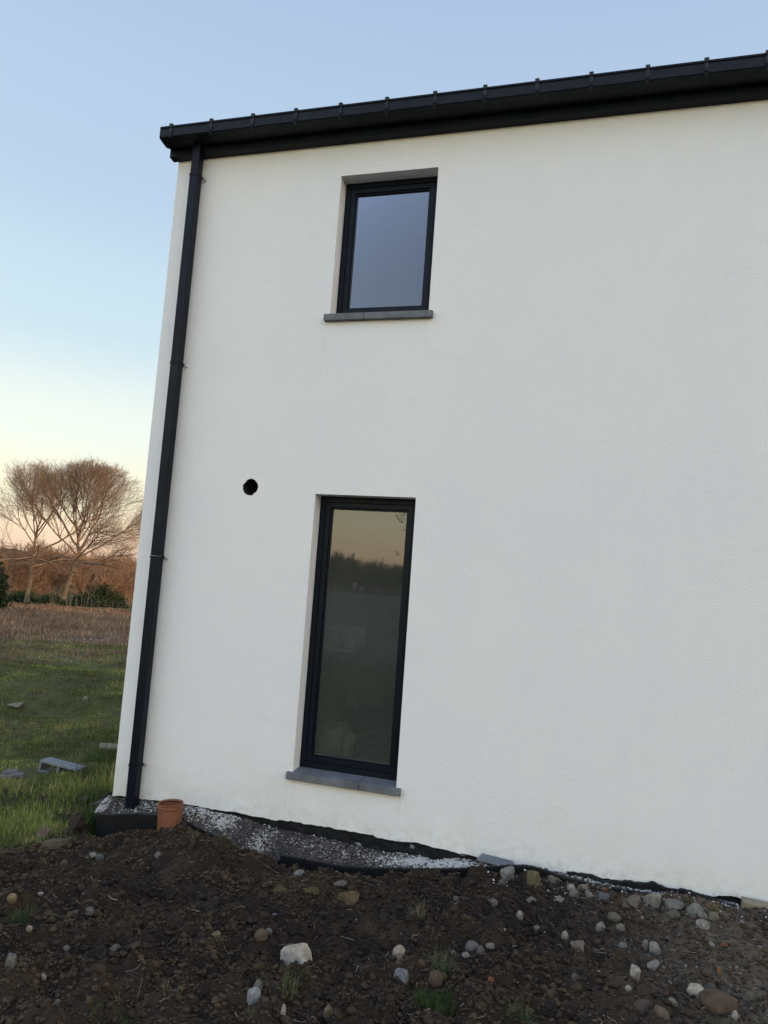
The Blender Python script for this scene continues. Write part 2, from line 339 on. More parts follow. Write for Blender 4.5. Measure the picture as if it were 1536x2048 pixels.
def m_hill():
    m, N, L, b = mat('wooded_hill', .95, .1); v = coord(N, L)
    c = rampn(N, L, nz(N, L, v, .03, 6, .7), [(.3, (.10, .055, .050)), (.5, (.17, .095, .080)), (.7, (.22, .13, .10))])  # distance haze put into the colour as a pinkish tint over brown-red wood
    L.new(c, b.inputs['Base Color']); bump(N, L, b, nz(N, L, v, .15, 5, .7), 6); return m
def hill(name, r_c, az0, az1, w, hfun, seg=260, rows=24, base=-6, mt=None):
    a = np.linspace(az0, az1, seg); t = np.linspace(-1, 1, rows)
    A, T = np.meshgrid(a, t); Rr = r_c + T * w; X = -np.sin(A) * Rr; Y = np.cos(A) * Rr - 5.6
    u = (A - az0) / (az1 - az0); env = np.sin(np.clip(u, 0, 1) * math.pi) ** .35
    Z = base + (hfun(A) - base) * np.cos(T * math.pi / 2) ** .8 * env + fbm(X, Y, .03, 4, 11.) * 2.5 * (np.abs(T) < .95)
    i = (np.arange(rows - 1)[:, None] * seg + np.arange(seg - 1)[None]).ravel()
    o = np_mesh(name, np.stack([X.ravel(), Y.ravel(), Z.ravel()], 1), np.stack([i, i + 1, i + 1 + seg, i + seg], 1), mt, None, True)
    tag(o, kind='structure'); return o
MH = m_hill()
hill('hills', 950, math.radians(-20), math.radians(120), 260, lambda A: 7 + 5 * np.sin((A - .5) * 2.6) + 3 * np.sin(A * 9), mt=MH)
# unseen hill added to block the low sun from house and meadow
nv = Vector((math.cos(SUN_TH), math.sin(SUN_TH), 0)); sh = Vector((math.sin(SUN_TH), -math.cos(SUN_TH), 0))
U, T = np.meshgrid(np.linspace(-150, 42, 96), np.linspace(-1, 1, 24))
prof = np.cos(T * math.pi / 2) ** .8; endf = sstep(-150, -120, U) * sstep(42, 32, U)
cx0 = sh.x * 150; cy0 = sh.y * 150
X = cx0 + nv.x * U + sh.x * T * 55; Y = cy0 + nv.y * U + sh.y * T * 55
Z = -3 + 25 * prof * endf + fbm(X, Y, .06, 3, 31.) * 1.0 * prof
i = (np.arange(23)[:, None] * 96 + np.arange(95)[None]).ravel()
tag(np_mesh('sun_block_hill', np.stack([X.ravel(), Y.ravel(), Z.ravel()], 1), np.stack([i, i + 1, i + 97, i + 96], 1), MH, None, True), kind='structure')

# ------------------------------------------------------------------ the house
HX0, HX1, HY1 = -3.874, 8.2, 8.6
house = empty('house', (HX0, 0, 0)); HO = Vector(house.location)
tag(house, 'white rendered two storey house with anthracite gutter, downpipe and two tall windows', 'house')
def hp(o):                              # parent while keeping place
    o.parent = house; o.matrix_parent_inverse = Matrix.Translation(-HO); return o
BX = [-3.874, -3.2, -2.3, -1.75, -1.16, -.75, -.5, -.19, .25, .69, .94, 1.13, 3, 8.2]
BZ = [-.02, .007, .011, .012, .012, -.02, -.035, -.016, .01, .02, .016, .03, .03, .03]
xs = np.arange(HX0, HX1, .018); zb = np.interp(xs, BX, BZ) + (fbm(xs, xs * 0, 7, 4, 3.) * .012 + fbm(xs, xs * 0, 30, 2, 13.) * .008) * (1 + .8 * (xs > -.9))
OP = [(-2.262, -1.414, 4.075, 5.345), (-2.262, -1.414, .352, 2.603)]
bm = bmesh.new()
prism(bm, [(x, z) for x, z in zip(xs, zb)] + [(HX1, .03), (HX1, 5.66), (HX0, 5.66)], 1, 0, .34)
wallo = from_bm('wall', bm, M['render'])
def cutter(pts, y0, y1):
    b_ = bmesh.new(); prism(b_, pts, 1, y0, y1); return from_bm('cutter', b_)
cuts = [cutter([(a, c), (b, c), (b, d), (a, d)], -.1, .5) for a, b, c, d in OP]
th = np.linspace(0, 2 * math.pi, 60, endpoint=False)
hc = []
for t in th:                              # core-drilled hole: two overlapping passes of the drill
    r = .071 + .0012 * math.sin(5 * t + 1) + .001 * math.sin(13 * t)
    cx = r * math.cos(t); cz = r * math.sin(t)
    if 2.2 < t < 2.75: cx *= .90; cz *= .90
    if 5.2 < t < 5.6: cx *= .93; cz *= .93
    hc.append((-2.853 + cx, 2.640 + cz))
cuts.append(cutter(hc, -.1, .5))
for c in cuts:
    md = wallo.modifiers.new('cut', 'BOOLEAN'); md.object = c; md.operation = 'DIFFERENCE'; md.solver = 'EXACT'
dg = bpy.context.evaluated_depsgraph_get(); me = bpy.data.meshes.new_from_object(wallo.evaluated_get(dg)); me.name = 'wall'
wallo.modifiers.clear(); wallo.data = me; me.materials.clear(); me.materials.append(M['render'])
for c in cuts: bpy.data.objects.remove(c)
hp(wallo); tag(wallo)
bm = bmesh.new(); box(bm, HX0, HX0 + .34, .34, HY1, -.02, 5.66); box(bm, HX1 - .34, HX1, .34, HY1, .0, 5.66); box(bm, HX0 + .34, HX1 - .34, HY1 - .34, HY1, .0, 5.66)
zr = 5.66 + math.tan(math.radians(30)) * (HY1 / 2)
for a, b in ((HX0, HX0 + .34), (HX1 - .34, HX1)): prism(bm, [(0.0, 5.66), (HY1, 5.66), (HY1 / 2, zr)], 0, a, b)
hp(from_bm('side_wall', bm, M['render']))
bm = bmesh.new(); box(bm, HX0 + .03, HX1 - .03, .028, .30, -1.2, .06)
hp(from_bm('foundation', bm, M['concrete']))
bm = bmesh.new(); box(bm, HX0 + .03, HX0 + .30, .302, HY1 - .03, -1.2, -.03); hp(from_bm('foundation', bm, M['concrete']))
# tar coat on the plinth, ragged
xt = np.arange(-3.86, 2.2, .02); n = len(xt)
rows = 14; V = []
for j in range(rows):
    for k, x in enumerate(xt):
        zt = float(np.interp(x, BX, BZ)) - .006; z = zt + .02 - (.26) * j / (rows - 1)
        V.append((x, .022 - .010 * (math.sin(x * 31) * .3 + mnoise.noise(Vector((x * 14, z * 22, 0))) * .9), z))
q = (np.arange(rows - 1)[:, None] * n + np.arange(n - 1)[None]).ravel()
hp(np_mesh('tar_coat', np.array(V), np.stack([q, q + 1, q + 1 + n, q + n], 1), M['bitumen'], None, True))
bm = bmesh.new()
A_ = [bm.verts.new((x, .0035, z)) for x, z in hc]; B_ = [bm.verts.new((-2.853 + (x + 2.853) * .97, .30, 2.64 + (z - 2.64) * .97)) for x, z in hc]
A_ = A_
for v in A_: v.co.x = -2.853 + (v.co.x + 2.853) * .985; v.co.z = 2.64 + (v.co.z - 2.64) * .985
for k in range(len(hc)): bm.faces.new((A_[k], A_[(k + 1) % len(hc)], B_[(k + 1) % len(hc)], B_[k]))
o = hp(from_bm('dark_hole_liner', bm, M['rooftile'])); o['label'] = 'round hole drilled through the white render, lined dark for its shade'  # dark liner added so the shade inside the hole reads black
# floors, interior
bm = bmesh.new(); box(bm, HX0 + .35, HX1 - .35, .35, HY1 - .35, .10, .28); box(bm, HX0 + .35, HX1 - .35, .35, HY1 - .35, 2.95, 3.2); box(bm, HX0 + .35, HX1 - .35, .35, HY1 - .35, 5.50, 5.64)
box(bm, .4, .5, .35, HY1 - .35, .285, 2.945); box(bm, HX0 + .36, .39, 4.2, 4.3, .285, 2.945); box(bm, .4, .5, .35, HY1 - .35, 3.205, 5.495); box(bm, HX0 + .36, .39, 4.2, 4.3, 3.205, 5.495)
hp(from_bm('inner_wall', bm, M['inner']))
# roof
bm = bmesh.new(); t30 = math.tan(math.radians(30))
prism(bm, [(-.10, 5.70 - .0), (HY1 / 2, zr + .10), (HY1 + .1, 5.70), (HY1 + .1, 5.79), (HY1 / 2, zr + .22), (-.10, 5.79)], 0, HX0 - .05, HX1 + .05)
hp(from_bm('roof', bm, M['rooftile']))
# fascia and gutter
bm = bmesh.new(); prism(bm, [(-.075, 5.635), (-.002, 5.628), (-.002, 5.72), (-.075, 5.735)], 0, HX0 - .05, HX1 + .05)
hp(bev(from_bm('fascia', bm, M['anthracite'])))
gp = [(-.246, 5.822), (-.232, 5.828), (-.226, 5.818), (-.232, 5.805), (-.232, 5.730), (-.20, 5.722), (-.085, 5.728), (-.085, 5.82), (-.078, 5.82), (-.078, 5.718), (-.115, 5.700), (-.150, 5.702), (-.185, 5.706), (-.212, 5.712), (-.240, 5.716), (-.247, 5.722), (-.240, 5.730), (-.240, 5.800), (-.248, 5.808)]
bm = bmesh.new(); prism(bm, gp, 0, HX0 - .055, HX1 + .05)
endp = [(-.240, 5.820), (-.240, 5.722), (-.212, 5.712), (-.150, 5.702), (-.115, 5.700), (-.078, 5.718), (-.078, 5.820)]
prism(bm, endp, 0, HX0 - .060, HX0 - .056)
gut = hp(from_bm('gutter', bm, M['gutter']))
for k in range(30):
    x = -3.82 + .4 * k
    bm = bmesh.new(); box(bm, x - .016, x + .016, -.254, -.228, 5.806, 5.838); box(bm, x - .013, x + .013, -.2475, -.2405, 5.738, 5.806)
    box(bm, x - .012, x + .012, -.2525, -.21, 5.708, 5.7145); box(bm, x - .015, x + .015, -.2505, -.2480, 5.752, 5.782)
    o = from_bm('gutter_bracket', bm, M['clip']); bev(o, .002, 1); o.parent = gut
# downpipe
bm = bmesh.new()
def sq(bm, x0, x1, y0, y1, z0, z1, r=.008):
    pts = []
    for cx, cy, a0 in ((x1 - r, y1 - r, 0), (x0 + r, y1 - r, 90), (x0 + r, y0 + r, 180), (x1 - r, y0 + r, 270)):
        for k in range(4):
            a = math.radians(a0 + k * 30); pts.append((cx + r * math.cos(a), cy + r * math.sin(a)))
    prism(bm, pts, 2, z0, z1)
PX0, PX1, PY0, PY1 = -3.665, -3.583, -.125, -.043
cl = [5.43, 3.70, 2.01, .285]
sq(bm, PX0 + .002, PX1 - .002, PY0 + .002, PY1 - .002, cl[0], 5.735)
for a, b in ((cl[1], cl[0]), (cl[2], cl[1]), (cl[3], cl[2]), (-.065, cl[3])):
    sq(bm, PX0, PX1, PY0, PY1, a + .0015, b - .0015)
    sq(bm, PX0 - .002, PX1 + .002, PY0 - .002, PY1 + .002, a + .002, a + .012, .008)
dp = hp(from_bm('downpipe', bm, M['anthracite']))
for z in cl:
    bm = bmesh.new(); sq(bm, PX0 - .004, PX1 + .004, PY0 - .004, PY1 + .004, z - .016, z - .0025, .008)
    box(bm, PX1 - .028, PX1 + .010, PY1 - .004, PY1 + .008, z - .022, z + .002)
    o = from_bm('pipe_clip', bm, M['anthracite']); o.parent = dp; o.matrix_parent_inverse = Matrix()
    bm = bmesh.new(); bmesh.ops.create_icosphere(bm, subdivisions=2, radius=.011)
    bmesh.ops.scale(bm, vec=(1, 1.4, 1), verts=bm.verts); bmesh.ops.translate(bm, vec=(PX1 + .010, -.012, z - .012), verts=bm.verts)
    box(bm, PX1 + .006, PX1 + .012, -.05, -.012, z - .015, z - .009)
    o = from_bm('wall_plug', bm, M['bolt'], smooth=True); o.parent = dp
# windows
def ring(bm, x0, x1, z0, z1, wl_, wr, wb, wt, y0, y1):
    """frame ring with mitred corners"""
    o_ = [(x0, z0), (x1, z0), (x1, z1), (x0, z1)]; i_ = [(x0 + wl_, z0 + wb), (x1 - wr, z0 + wb), (x1 - wr, z1 - wt), (x0 + wl_, z1 - wt)]
    V = {}
    for s, P_ in (('o', o_), ('i', i_)):
        for y in (y0, y1): V[s, y] = [bm.verts.new((p[0], y, p[1])) for p in P_]
    for k in range(4):
        j = (k + 1) % 4
        bm.faces.new((V['o', y0][k], V['o', y0][j], V['i', y0][j], V['i', y0][k])); bm.faces.new((V['o', y1][k], V['o', y1][j], V['i', y1][j], V['i', y1][k]))
        bm.faces.new((V['o', y0][k], V['o', y0][j], V['o', y1][j], V['o', y1][k])); bm.faces.new((V['i', y0][k], V['i', y0][j], V['i', y1][j], V['i', y1][k]))
def window(x0, x1, zs, z1, label, joint):
    bm = bmesh.new(); ring(bm, x0 + .001, x1 - .001, zs - .01, z1 - .001, .046, .046, .068, .046, .130, .215)
    if zs < 1:
        for fx in (.20, .80):              # drain slot caps
            X_ = x0 + (x1 - x0) * fx; box(bm, X_ - .018, X_ + .018, .1265, .1295, zs + .020, zs + .026)
    w = hp(bev(from_bm('window', bm, M['anthracite']), .003, 2)); w['label'] = label
    bm = bmesh.new(); ring(bm, x0 + .049, x1 - .049, zs + .060, z1 - .049, .042, .042, .044, .042, .136, .205)
    o = bev(from_bm('sash', bm, M['anthracite']), .003, 2); o.parent = w
    bm = bmesh.new(); ring(bm, x0 + .0915, x1 - .0915, zs + .1045, z1 - .0915, .013, .013, .013, .013, .150, .200)
    o = bev(from_bm('glazing_bead', bm, M['anthracite']), .002, 1); o.parent = w
    bm = bmesh.new(); ring(bm, x0 + .1045, x1 - .1045, zs + .117, z1 - .1045, .010, .010, .010, .010, .176, .190); o = from_bm('spacer', bm, M['spacer']); o.parent = w
    bm = bmesh.new(); vs = [bm.verts.new((a, .168, b)) for a, b in ((x0 + .10, zs + .112), (x1 - .10, zs + .112), (x1 - .10, z1 - .10), (x0 + .10, z1 - .10))]; bm.faces.new(vs)
    o = from_bm('pane', bm, M['pane']); o.parent = w
    bm = bmesh.new(); e = .040; j = joint
    for a, b, l, r_ in ((x0, j - .0015, True, False), (j + .0015, x1, False, True)):
        pts = [((a - e) if l else a, -.042), ((b + e) if r_ else b, -.042), ((b + e) if r_ else b, -.001)]
        if r_: pts.append((b - .001, -.001))
        pts += [((b - .001) if r_ else b, .129), ((a + .001) if l else a, .129)]
        if l: pts += [(a + .001, -.001), (a - e, -.001)]
        n0 = len(bm.verts); prism(bm, pts, 2, zs - .055, zs); bm.verts.ensure_lookup_table()
        for v in bm.verts[n0:]:
            if v.co.z > zs - .01: v.co.z += .0 if v.co.y < 0 else .014 * v.co.y / .13
    o = bev(from_bm('window_sill', bm, M['stone_sill']), .003, 2); o.parent = w
    return w
wu = window(-2.262, -1.414, 4.113, 5.345, 'upper square window reflecting blue sky', -1.95)
wlw = window(-2.262, -1.414, .392, 2.603, 'tall lower window reflecting dusk sky and trees', -1.70)
def marks(seed, cx, cz, w_, h_, n_):
    random.seed(seed); bm = bmesh.new()
    for k in range(n_):
        x = cx + random.uniform(-.5, .5) * w_; z = cz + random.uniform(-.5, .5) * h_; a = random.uniform(0, math.pi); l = random.uniform(.006, .018)
        dx, dz = math.cos(a) * l, math.sin(a) * l; px_, pz_ = -math.sin(a) * .0016, math.cos(a) * .0016; m_ = random.uniform(-.4, .4)
        p = [(x, z), (x + dx * .5 - m_ * dz, z + dz * .5 + m_ * dx), (x + dx, z + dz)]
        for s, t in zip(p, p[1:]):
            bm.faces.new([bm.verts.new((q_[0] + o_ * px_, .166, q_[1] + o_ * pz_)) for q_, o_ in ((s, -1), (t, -1), (t, 1), (s, 1))])
    o = from_bm('pane_mark', bm, M['stroke']); o.parent = wlw  # short dark strokes on the pane
marks(3, -1.575, 2.445, .075, .07, 34); marks(5, -1.545, 2.37, .04, .04, 8); marks(8, -1.575, 2.16, .06, .03, 8)

# things standing inside, just readable behind the glass
bm = bmesh.new(); bx0, bx1, by0, by1, bz0, bz1 = -2.75, -2.12, .75, 1.15, 1.28, 1.50
for k in range(5): box(bm, bx0 + k * .155, bx0 + k * .155 + .06, by0, by0 + .012, bz0 + .03, bz1 - .03)
box(bm, bx0 - .02, bx1 + .02, by0 - .005, by1, bz0, bz0 + .028); box(bm, bx0 - .02, bx1 + .02, by0 - .005, by0 + .014, bz1 - .029, bz1)
box(bm, bx0 - .02, bx1 + .02, by1 - .012, by1, bz0 + .03, bz1)
tag(from_bm('crate', bm, M['white']), 'pale slatted crate behind the glass of the tall lower window, high on its left', 'crate')
bm = bmesh.new(); box(bm, -2.80, -2.10, .70, 1.2, 1.235, 1.272)
for a in (-2.78, -2.16):
    for b in (.72, 1.14): box(bm, a, a + .04, b, b + .04, .285, 1.235)
tag(from_bm('trestle_table', bm, M['rooftile']), 'work table standing indoors behind the tall lower window', 'table')
bm = bmesh.new(); bmesh.ops.create_icosphere(bm, subdivisions=4, radius=1)
for v in bm.verts:
    p = v.co.copy(); n_ = mnoise.fractal(p * 2.2, .8, 2, 4); v.co = Vector((p.x * .19, p.y * .16, (p.z if p.z > -.7 else -.7) * .30 * (1 - .35 * max(p.z, 0)))) * (1 + .25 * n_)
bmesh.ops.translate(bm, vec=(-2.17, .62, .50), verts=bm.verts)
tag(from_bm('plastic_bag', bm, M['white'], smooth=True), 'crumpled white bag on the floor behind the tall lower window', 'bag')

# ------------------------------------------------------------------ drainage membrane and the strip of backfill behind it
def polyl(pts, step=.011):
    P_ = np.array(pts, float); d = np.r_[0, np.cumsum(np.linalg.norm(np.diff(P_, axis=0), axis=1))]
    # smooth through the points
    t = np.arange(0, d[-1], step); out = np.stack([np.interp(t, d, P_[:, k]) for k in range(3)], 1)
    k_ = 13; ker = np.ones(k_) / k_; pad = np.pad(out, ((k_ // 2, k_ // 2), (0, 0)), 'edge')
    return np.stack([np.convolve(pad[:, k], ker, 'valid') for k in range(3)], 1)
def membrane(pts, depth, label, lean=.10, rough_top=.0, seed=0):
    P_ = polyl(pts); n_ = len(P_); rows_ = int(depth / .011); T_ = np.gradient(P_, axis=0); T_[:, 2] = 0; T_ /= np.linalg.norm(T_, axis=1)[:, None]
    Nn = np.stack([T_[:, 1], -T_[:, 0], 0 * T_[:, 0]], 1)        # outwards
    s = np.arange(n_) * .011; V = []
    wav = fbm(s, s * 0 + seed, 3.1, 3, 5.)
    for j in range(rows_):
        dz = j * .011; dim = .005 * ((np.sin(s * 2 * math.pi / .044 + (0 if (j // 4) % 2 else math.pi)) * math.sin(dz * 2 * math.pi / .044)) > .35)
        o_ = (-lean * dz + dim + wav * .02 * (1 - dz / depth * .5))
        q_ = P_ + Nn * o_[:, None]; q_[:, 2] -= dz; q_[:, 2] += rough_top * fbm(s, s * 0, 12, 3, 9. + seed) * (1 - j / rows_); V.append(q_)
    # inner skin 3 mm behind, closing over the top
    V.reverse(); top = P_ + Nn * (wav * .02 - .006)[:, None]; top[:, 2] += .002 + rough_top * fbm(s, s * 0, 12, 3, 9. + seed); V.append(top)
    b_ = top.copy(); b_[:, 2] -= .05; V.append(b_ - Nn * .001)
    V = np.array(V); r_ = len(V); i_ = (np.arange(r_ - 1)[:, None] * n_ + np.arange(n_ - 1)[None]).ravel()
    o = np_mesh('drainage_membrane', V.reshape(-1, 3), np.stack([i_, i_ + 1, i_ + 1 + n_, i_ + n_], 1), M['membrane'], None, False)
    return tag(o, label, 'membrane', 'black dimpled drainage membranes along the foot of the house')
EA = [(-4.02, 1.2, -.16), (-4.04, .5, -.10), (-4.03, .12, -.06), (-3.99, -.05, -.13), (-3.90, -.16, -.135), (-3.72, -.2, -.10), (-3.5, -.205, -.06), (-3.37, -.2, -.048), (-3.17, -.205, -.03), (-3.04, -.24, -.02)]
EB = [(-3.10, -.31, .02), (-3.0, -.315, .0), (-2.87, -.31, -.045), (-2.78, -.32, -.06), (-2.69, -.34, -.075), (-2.5, -.36, -.12), (-2.3, -.34, -.17)]
EC = [(-2.20, -.30, -.13), (-1.95, -.31, -.13), (-1.68, -.30, -.13), (-1.38, -.27, -.10), (-1.10, -.25, -.065), (-.9, -.22, -.035), (-.72, -.2, -.004), (-.58, -.175, .02), (-.45, -.16, .045), (-.36, -.15, .05), (-.18, -.13, .012), (.0, -.115, -.012), (.24, -.105, -.018), (.82, -.10, -.022), (.96, -.10, -.02)]
membrane(EA, .32, 'black drainage membrane round the house corner below the downpipe')
membrane(EB, .22, 'black membrane edge curving down into the soil right of the orange pipe', seed=2)
membrane(EC, .26, 'long black membrane with white foam crumbs along its top, below the tall window', seed=4)
ET = [(-.16, -.02, .0), (.1, -.035, .01), (.35, -.03, .02), (.6, -.035, .012), (.95, -.04, .0)]
membrane(ET, .1, 'torn black membrane edge against the wall above the gravel, far right', rough_top=.035, seed=6)

m_fill, N, L, b = mat('backfill', .95, .2); v = coord(N, L)
c_ = rampn(N, L, nz(N, L, v, 60, 5, .7), [(.3, (.030, .026, .024)), (.5, (.075, .064, .058)), (.7, (.14, .125, .115))]); L.new(c_, b.inputs['Base Color']); bump(N, L, b, nz(N, L, v, 90, 4, .7), .012)
WB = np.array([-3.874, -3.2, -2.8, -2.5, -2.3, -1.9, -1.5, -1.1, -.85, -.6, -.4, -.2, 1.2]); WZ = np.array([-.035, -.012, -.02, -.045, -.065, -.085, -.085, -.08, -.06, -.04, -.03, -.03, -.02])
edges = np.array([p for p in EA[4:] + EB[1:-1] + EC]); edges = edges[np.argsort(edges[:, 0])]
def strip_edge(x):
    return np.interp(x, edges[:, 0], edges[:, 1]), np.interp(x, edges[:, 0], edges[:, 2])
def fill_z(x, u):
    ye, ze = strip_edge(x); zw = np.interp(x, WB, WZ)
    y = .02 * (1 - u) + (ye + .012) * u; z = zw * (1 - u) + (ze - .010) * u - .03 * np.sin(u * math.pi) * 0
    hole = np.exp(-(((x + 2.30) / .10) ** 2)) * sstep(.25, .8, u) * .14
    return y, z - hole + fbm(x, y * 1., 16, 4, 3.) * .014 + fbm(x, y, 5, 2, 8.) * .014
fx = np.arange(-3.93, 1.0, .012); fu = np.linspace(0, 1, 26); FX, FU = np.meshgrid(fx, fu); FY, FZ = fill_z(FX.ravel(), FU.ravel())
V = np.stack([FX.ravel(), FY, FZ], 1); n = len(fx); i = (np.arange(25)[:, None] * n + np.arange(n - 1)[None]).ravel()
tag(np_mesh('backfill', V, np.stack([i, i + 1, i + 1 + n, i + n], 1), m_fill, None, True), 'strip of grey gravel backfill between wall and black membrane', 'gravel', kind='structure')
# gable side: backfill round the corner
gyv = np.arange(-.1, 1.2, .03); gu = np.linspace(0, 1, 8); A_, B_ = np.meshgrid(gyv, gu)
xg = -3.86 * (1 - B_) + (-4.025) * B_; zg = -.05 - .05 * B_ + .02 * fbm(xg, A_, 9, 3, 1.)
n = len(gyv); i = (np.arange(7)[:, None] * n + np.arange(n - 1)[None]).ravel()
tag(np_mesh('backfill', np.stack([xg.ravel(), A_.ravel(), zg.ravel()], 1), np.stack([i, i + 1, i + 1 + n, i + n], 1), m_fill, None, True), kind='structure')

# ------------------------------------------------------------------ lumps: clods, gravel, foam crumbs
bm = bmesh.new(); bmesh.ops.create_icosphere(bm, subdivisions=1, radius=1); IV = np.array([v.co[:] for v in bm.verts]); IF = np.array([[v.index for v in f.verts] for f in bm.faces]); bm.free()
def lumps(name, P_, size, cols, mt, flat=.75, jag=.28, smooth=False, sink=.25):
    n_ = len(P_); k = len(IV)
    v = IV[None] * (1 + jag * rng.standard_normal((n_, k, 1)).clip(-2, 2))
    sc = np.stack([rng.uniform(.75, 1.3, n_), rng.uniform(.75, 1.3, n_), rng.uniform(.6, 1, n_) * flat], 1) * size[:, None]
    v = v * sc[:, None]
    a = rng.uniform(0, 2 * math.pi, n_); t = rng.normal(0, .35, n_)
    y1 = v[..., 1] * np.cos(t)[:, None] - v[..., 2] * np.sin(t)[:, None]; z1 = v[..., 1] * np.sin(t)[:, None] + v[..., 2] * np.cos(t)[:, None]
    x2 = v[..., 0] * np.cos(a)[:, None] - y1 * np.sin(a)[:, None]; y2 = v[..., 0] * np.sin(a)[:, None] + y1 * np.cos(a)[:, None]
    v = np.stack([x2, y2, z1], -1) + P_[:, None]; v[..., 2] += (size * (flat - sink) * .6)[:, None]
    f = (IF[None] + (np.arange(n_) * k)[:, None, None]).reshape(-1, 3)
    return np_mesh(name, v.reshape(-1, 3), f, mt, None, smooth, np.repeat(cols, k, axis=0))
def scatter(n_, x0, x1, y0, y1): return rng.uniform(x0, x1, n_), rng.uniform(y0, y1, n_)
def pick(cols, n_, var=.25):
    c = np.array(cols)[rng.integers(0, len(cols), n_)]; return c * rng.uniform(1 - var, 1 + var, (n_, 1))
x, y = scatter(190000, -5.0, 2.2, -4.0, -.05); s_ = zone(x, y); r_ = sstep(-.9, .4, x + .35 * y)
ye, ze = strip_edge(x); ok = (rng.random(len(x)) < s_ * (1 - .72 * r_)) & ((y < ye - .04) | (x < -4.1)) & (rng.random(len(x)) < .35 + .9 * vnoise(x * 3, y * 3)); x, y = x[ok], y[ok]
size = np.clip(rng.lognormal(-5.28, .55, len(x)), .0024, .026)
reg = np.clip(.5 + fbm(x, y, 1.4, 3, 44.) * 1.3, 0, 1)[:, None]; cc_ = (np.array([(.033, .024, .018)]) * (1 - reg) + np.array([(.078, .053, .032)]) * reg) * rng.uniform(.72, 1.3, (len(x), 1))
tag(lumps('soil_clods', np.stack([x, y, height(x, y)], 1), size, cc_, M['clod'], .8, .33), 'crumbly dark soil clods heaped in front of the house', 'soil', kind='stuff')
x, y = scatter(80000, -5.0, 2.6, -4.0, -.03); r_ = sstep(-1.4, .6, x + .35 * y); dens = .035 + .55 * r_ + .5 * np.exp(-((y + .28) / .17) ** 2) * (x > -.6)
ye, ze = strip_edge(x); ok = (rng.random(len(x)) < dens * zone(x, y) * (.3 + 1.1 * vnoise(x * 2.3 + 5, y * 2.3))) & (y < ye - .025); x, y = x[ok], y[ok]
size = np.clip(rng.lognormal(-5.4, .50, len(x)), .0026, .020)
tag(lumps('gravel', np.stack([x, y, height(x, y)], 1), size, pick([(.08, .068, .054), (.11, .098, .082), (.062, .049, .036), (.20, .185, .16), (.075, .055, .038), (.045, .036, .028), (.055, .043, .032)], len(x), .35), M['stonemat'], .7, .32), 'grey and brown gravel trodden into the soil', 'gravel', kind='stuff')
# gravel on the backfill strip
n_ = 9000; x = rng.uniform(-3.9, .95, n_); u = rng.random(n_); y, z = fill_z(x, u)
tag(lumps('backfill_gravel', np.stack([x, y, z], 1), np.clip(rng.lognormal(-5.1, .4, n_), .003, .016), pick([(.06, .050, .045), (.09, .078, .070), (.14, .125, .11), (.035, .028, .025)], n_, .3), M['stonemat'], .8, .2), 'fine grey gravel lying behind the membrane edge', 'gravel', kind='stuff')
cx_ = [(-3.92, .06, .6, 420), (-3.4, .3, .6, 300), (-3.0, .10, .25, 700), (-2.78, .08, .35, 700), (-2.40, .05, .6, 420), (-1.75, .45, .5, 170), (-1.3, .18, .6, 700), (-1.05, .17, .5, 3800), (-.84, .10, .6, 420), (-2.0, .25, .3, 70), (.1, .3, .5, 350), (.5, .3, .5, 450), (.85, .12, .5, 250)]
X = []; Y = []; Z = []
for c, s, um, k in cx_:
    k = int(k * 1.9); x = np.clip(rng.normal(c, s * .7, k), -3.92, .95); u = np.clip(rng.normal(um, .22, k), .03, .97); y, z = fill_z(x, u); X += list(x); Y += list(y); Z += list(z + .003)
n_ = len(X); tag(lumps('foam_crumbs', np.array([X, Y, Z]).T, np.clip(rng.lognormal(-5.75, .45, n_), .0018, .009), pick([(.6, .6, .6)], n_), M['foam'], .8, .3, sink=-.2), 'white polystyrene crumbs spilled along the foot of the wall', 'foam crumbs', kind='stuff')
x, y = scatter(700, -.7, 2.0, -.45, -.12); ok = rng.random(700) < .6 * vnoise(x * 5, y * 5) + .1; x, y = x[ok], y[ok]
tag(lumps('foam_crumbs', np.stack([x, y, height(x, y) + .004], 1), np.clip(rng.lognormal(-5.5, .4, len(x)), .0025, .009), pick([(.6, .6, .6)], len(x)), M['foam'], .8, .3, sink=-.2), 'white polystyrene crumbs among the gravel right of the membrane', 'foam crumbs', kind='stuff')

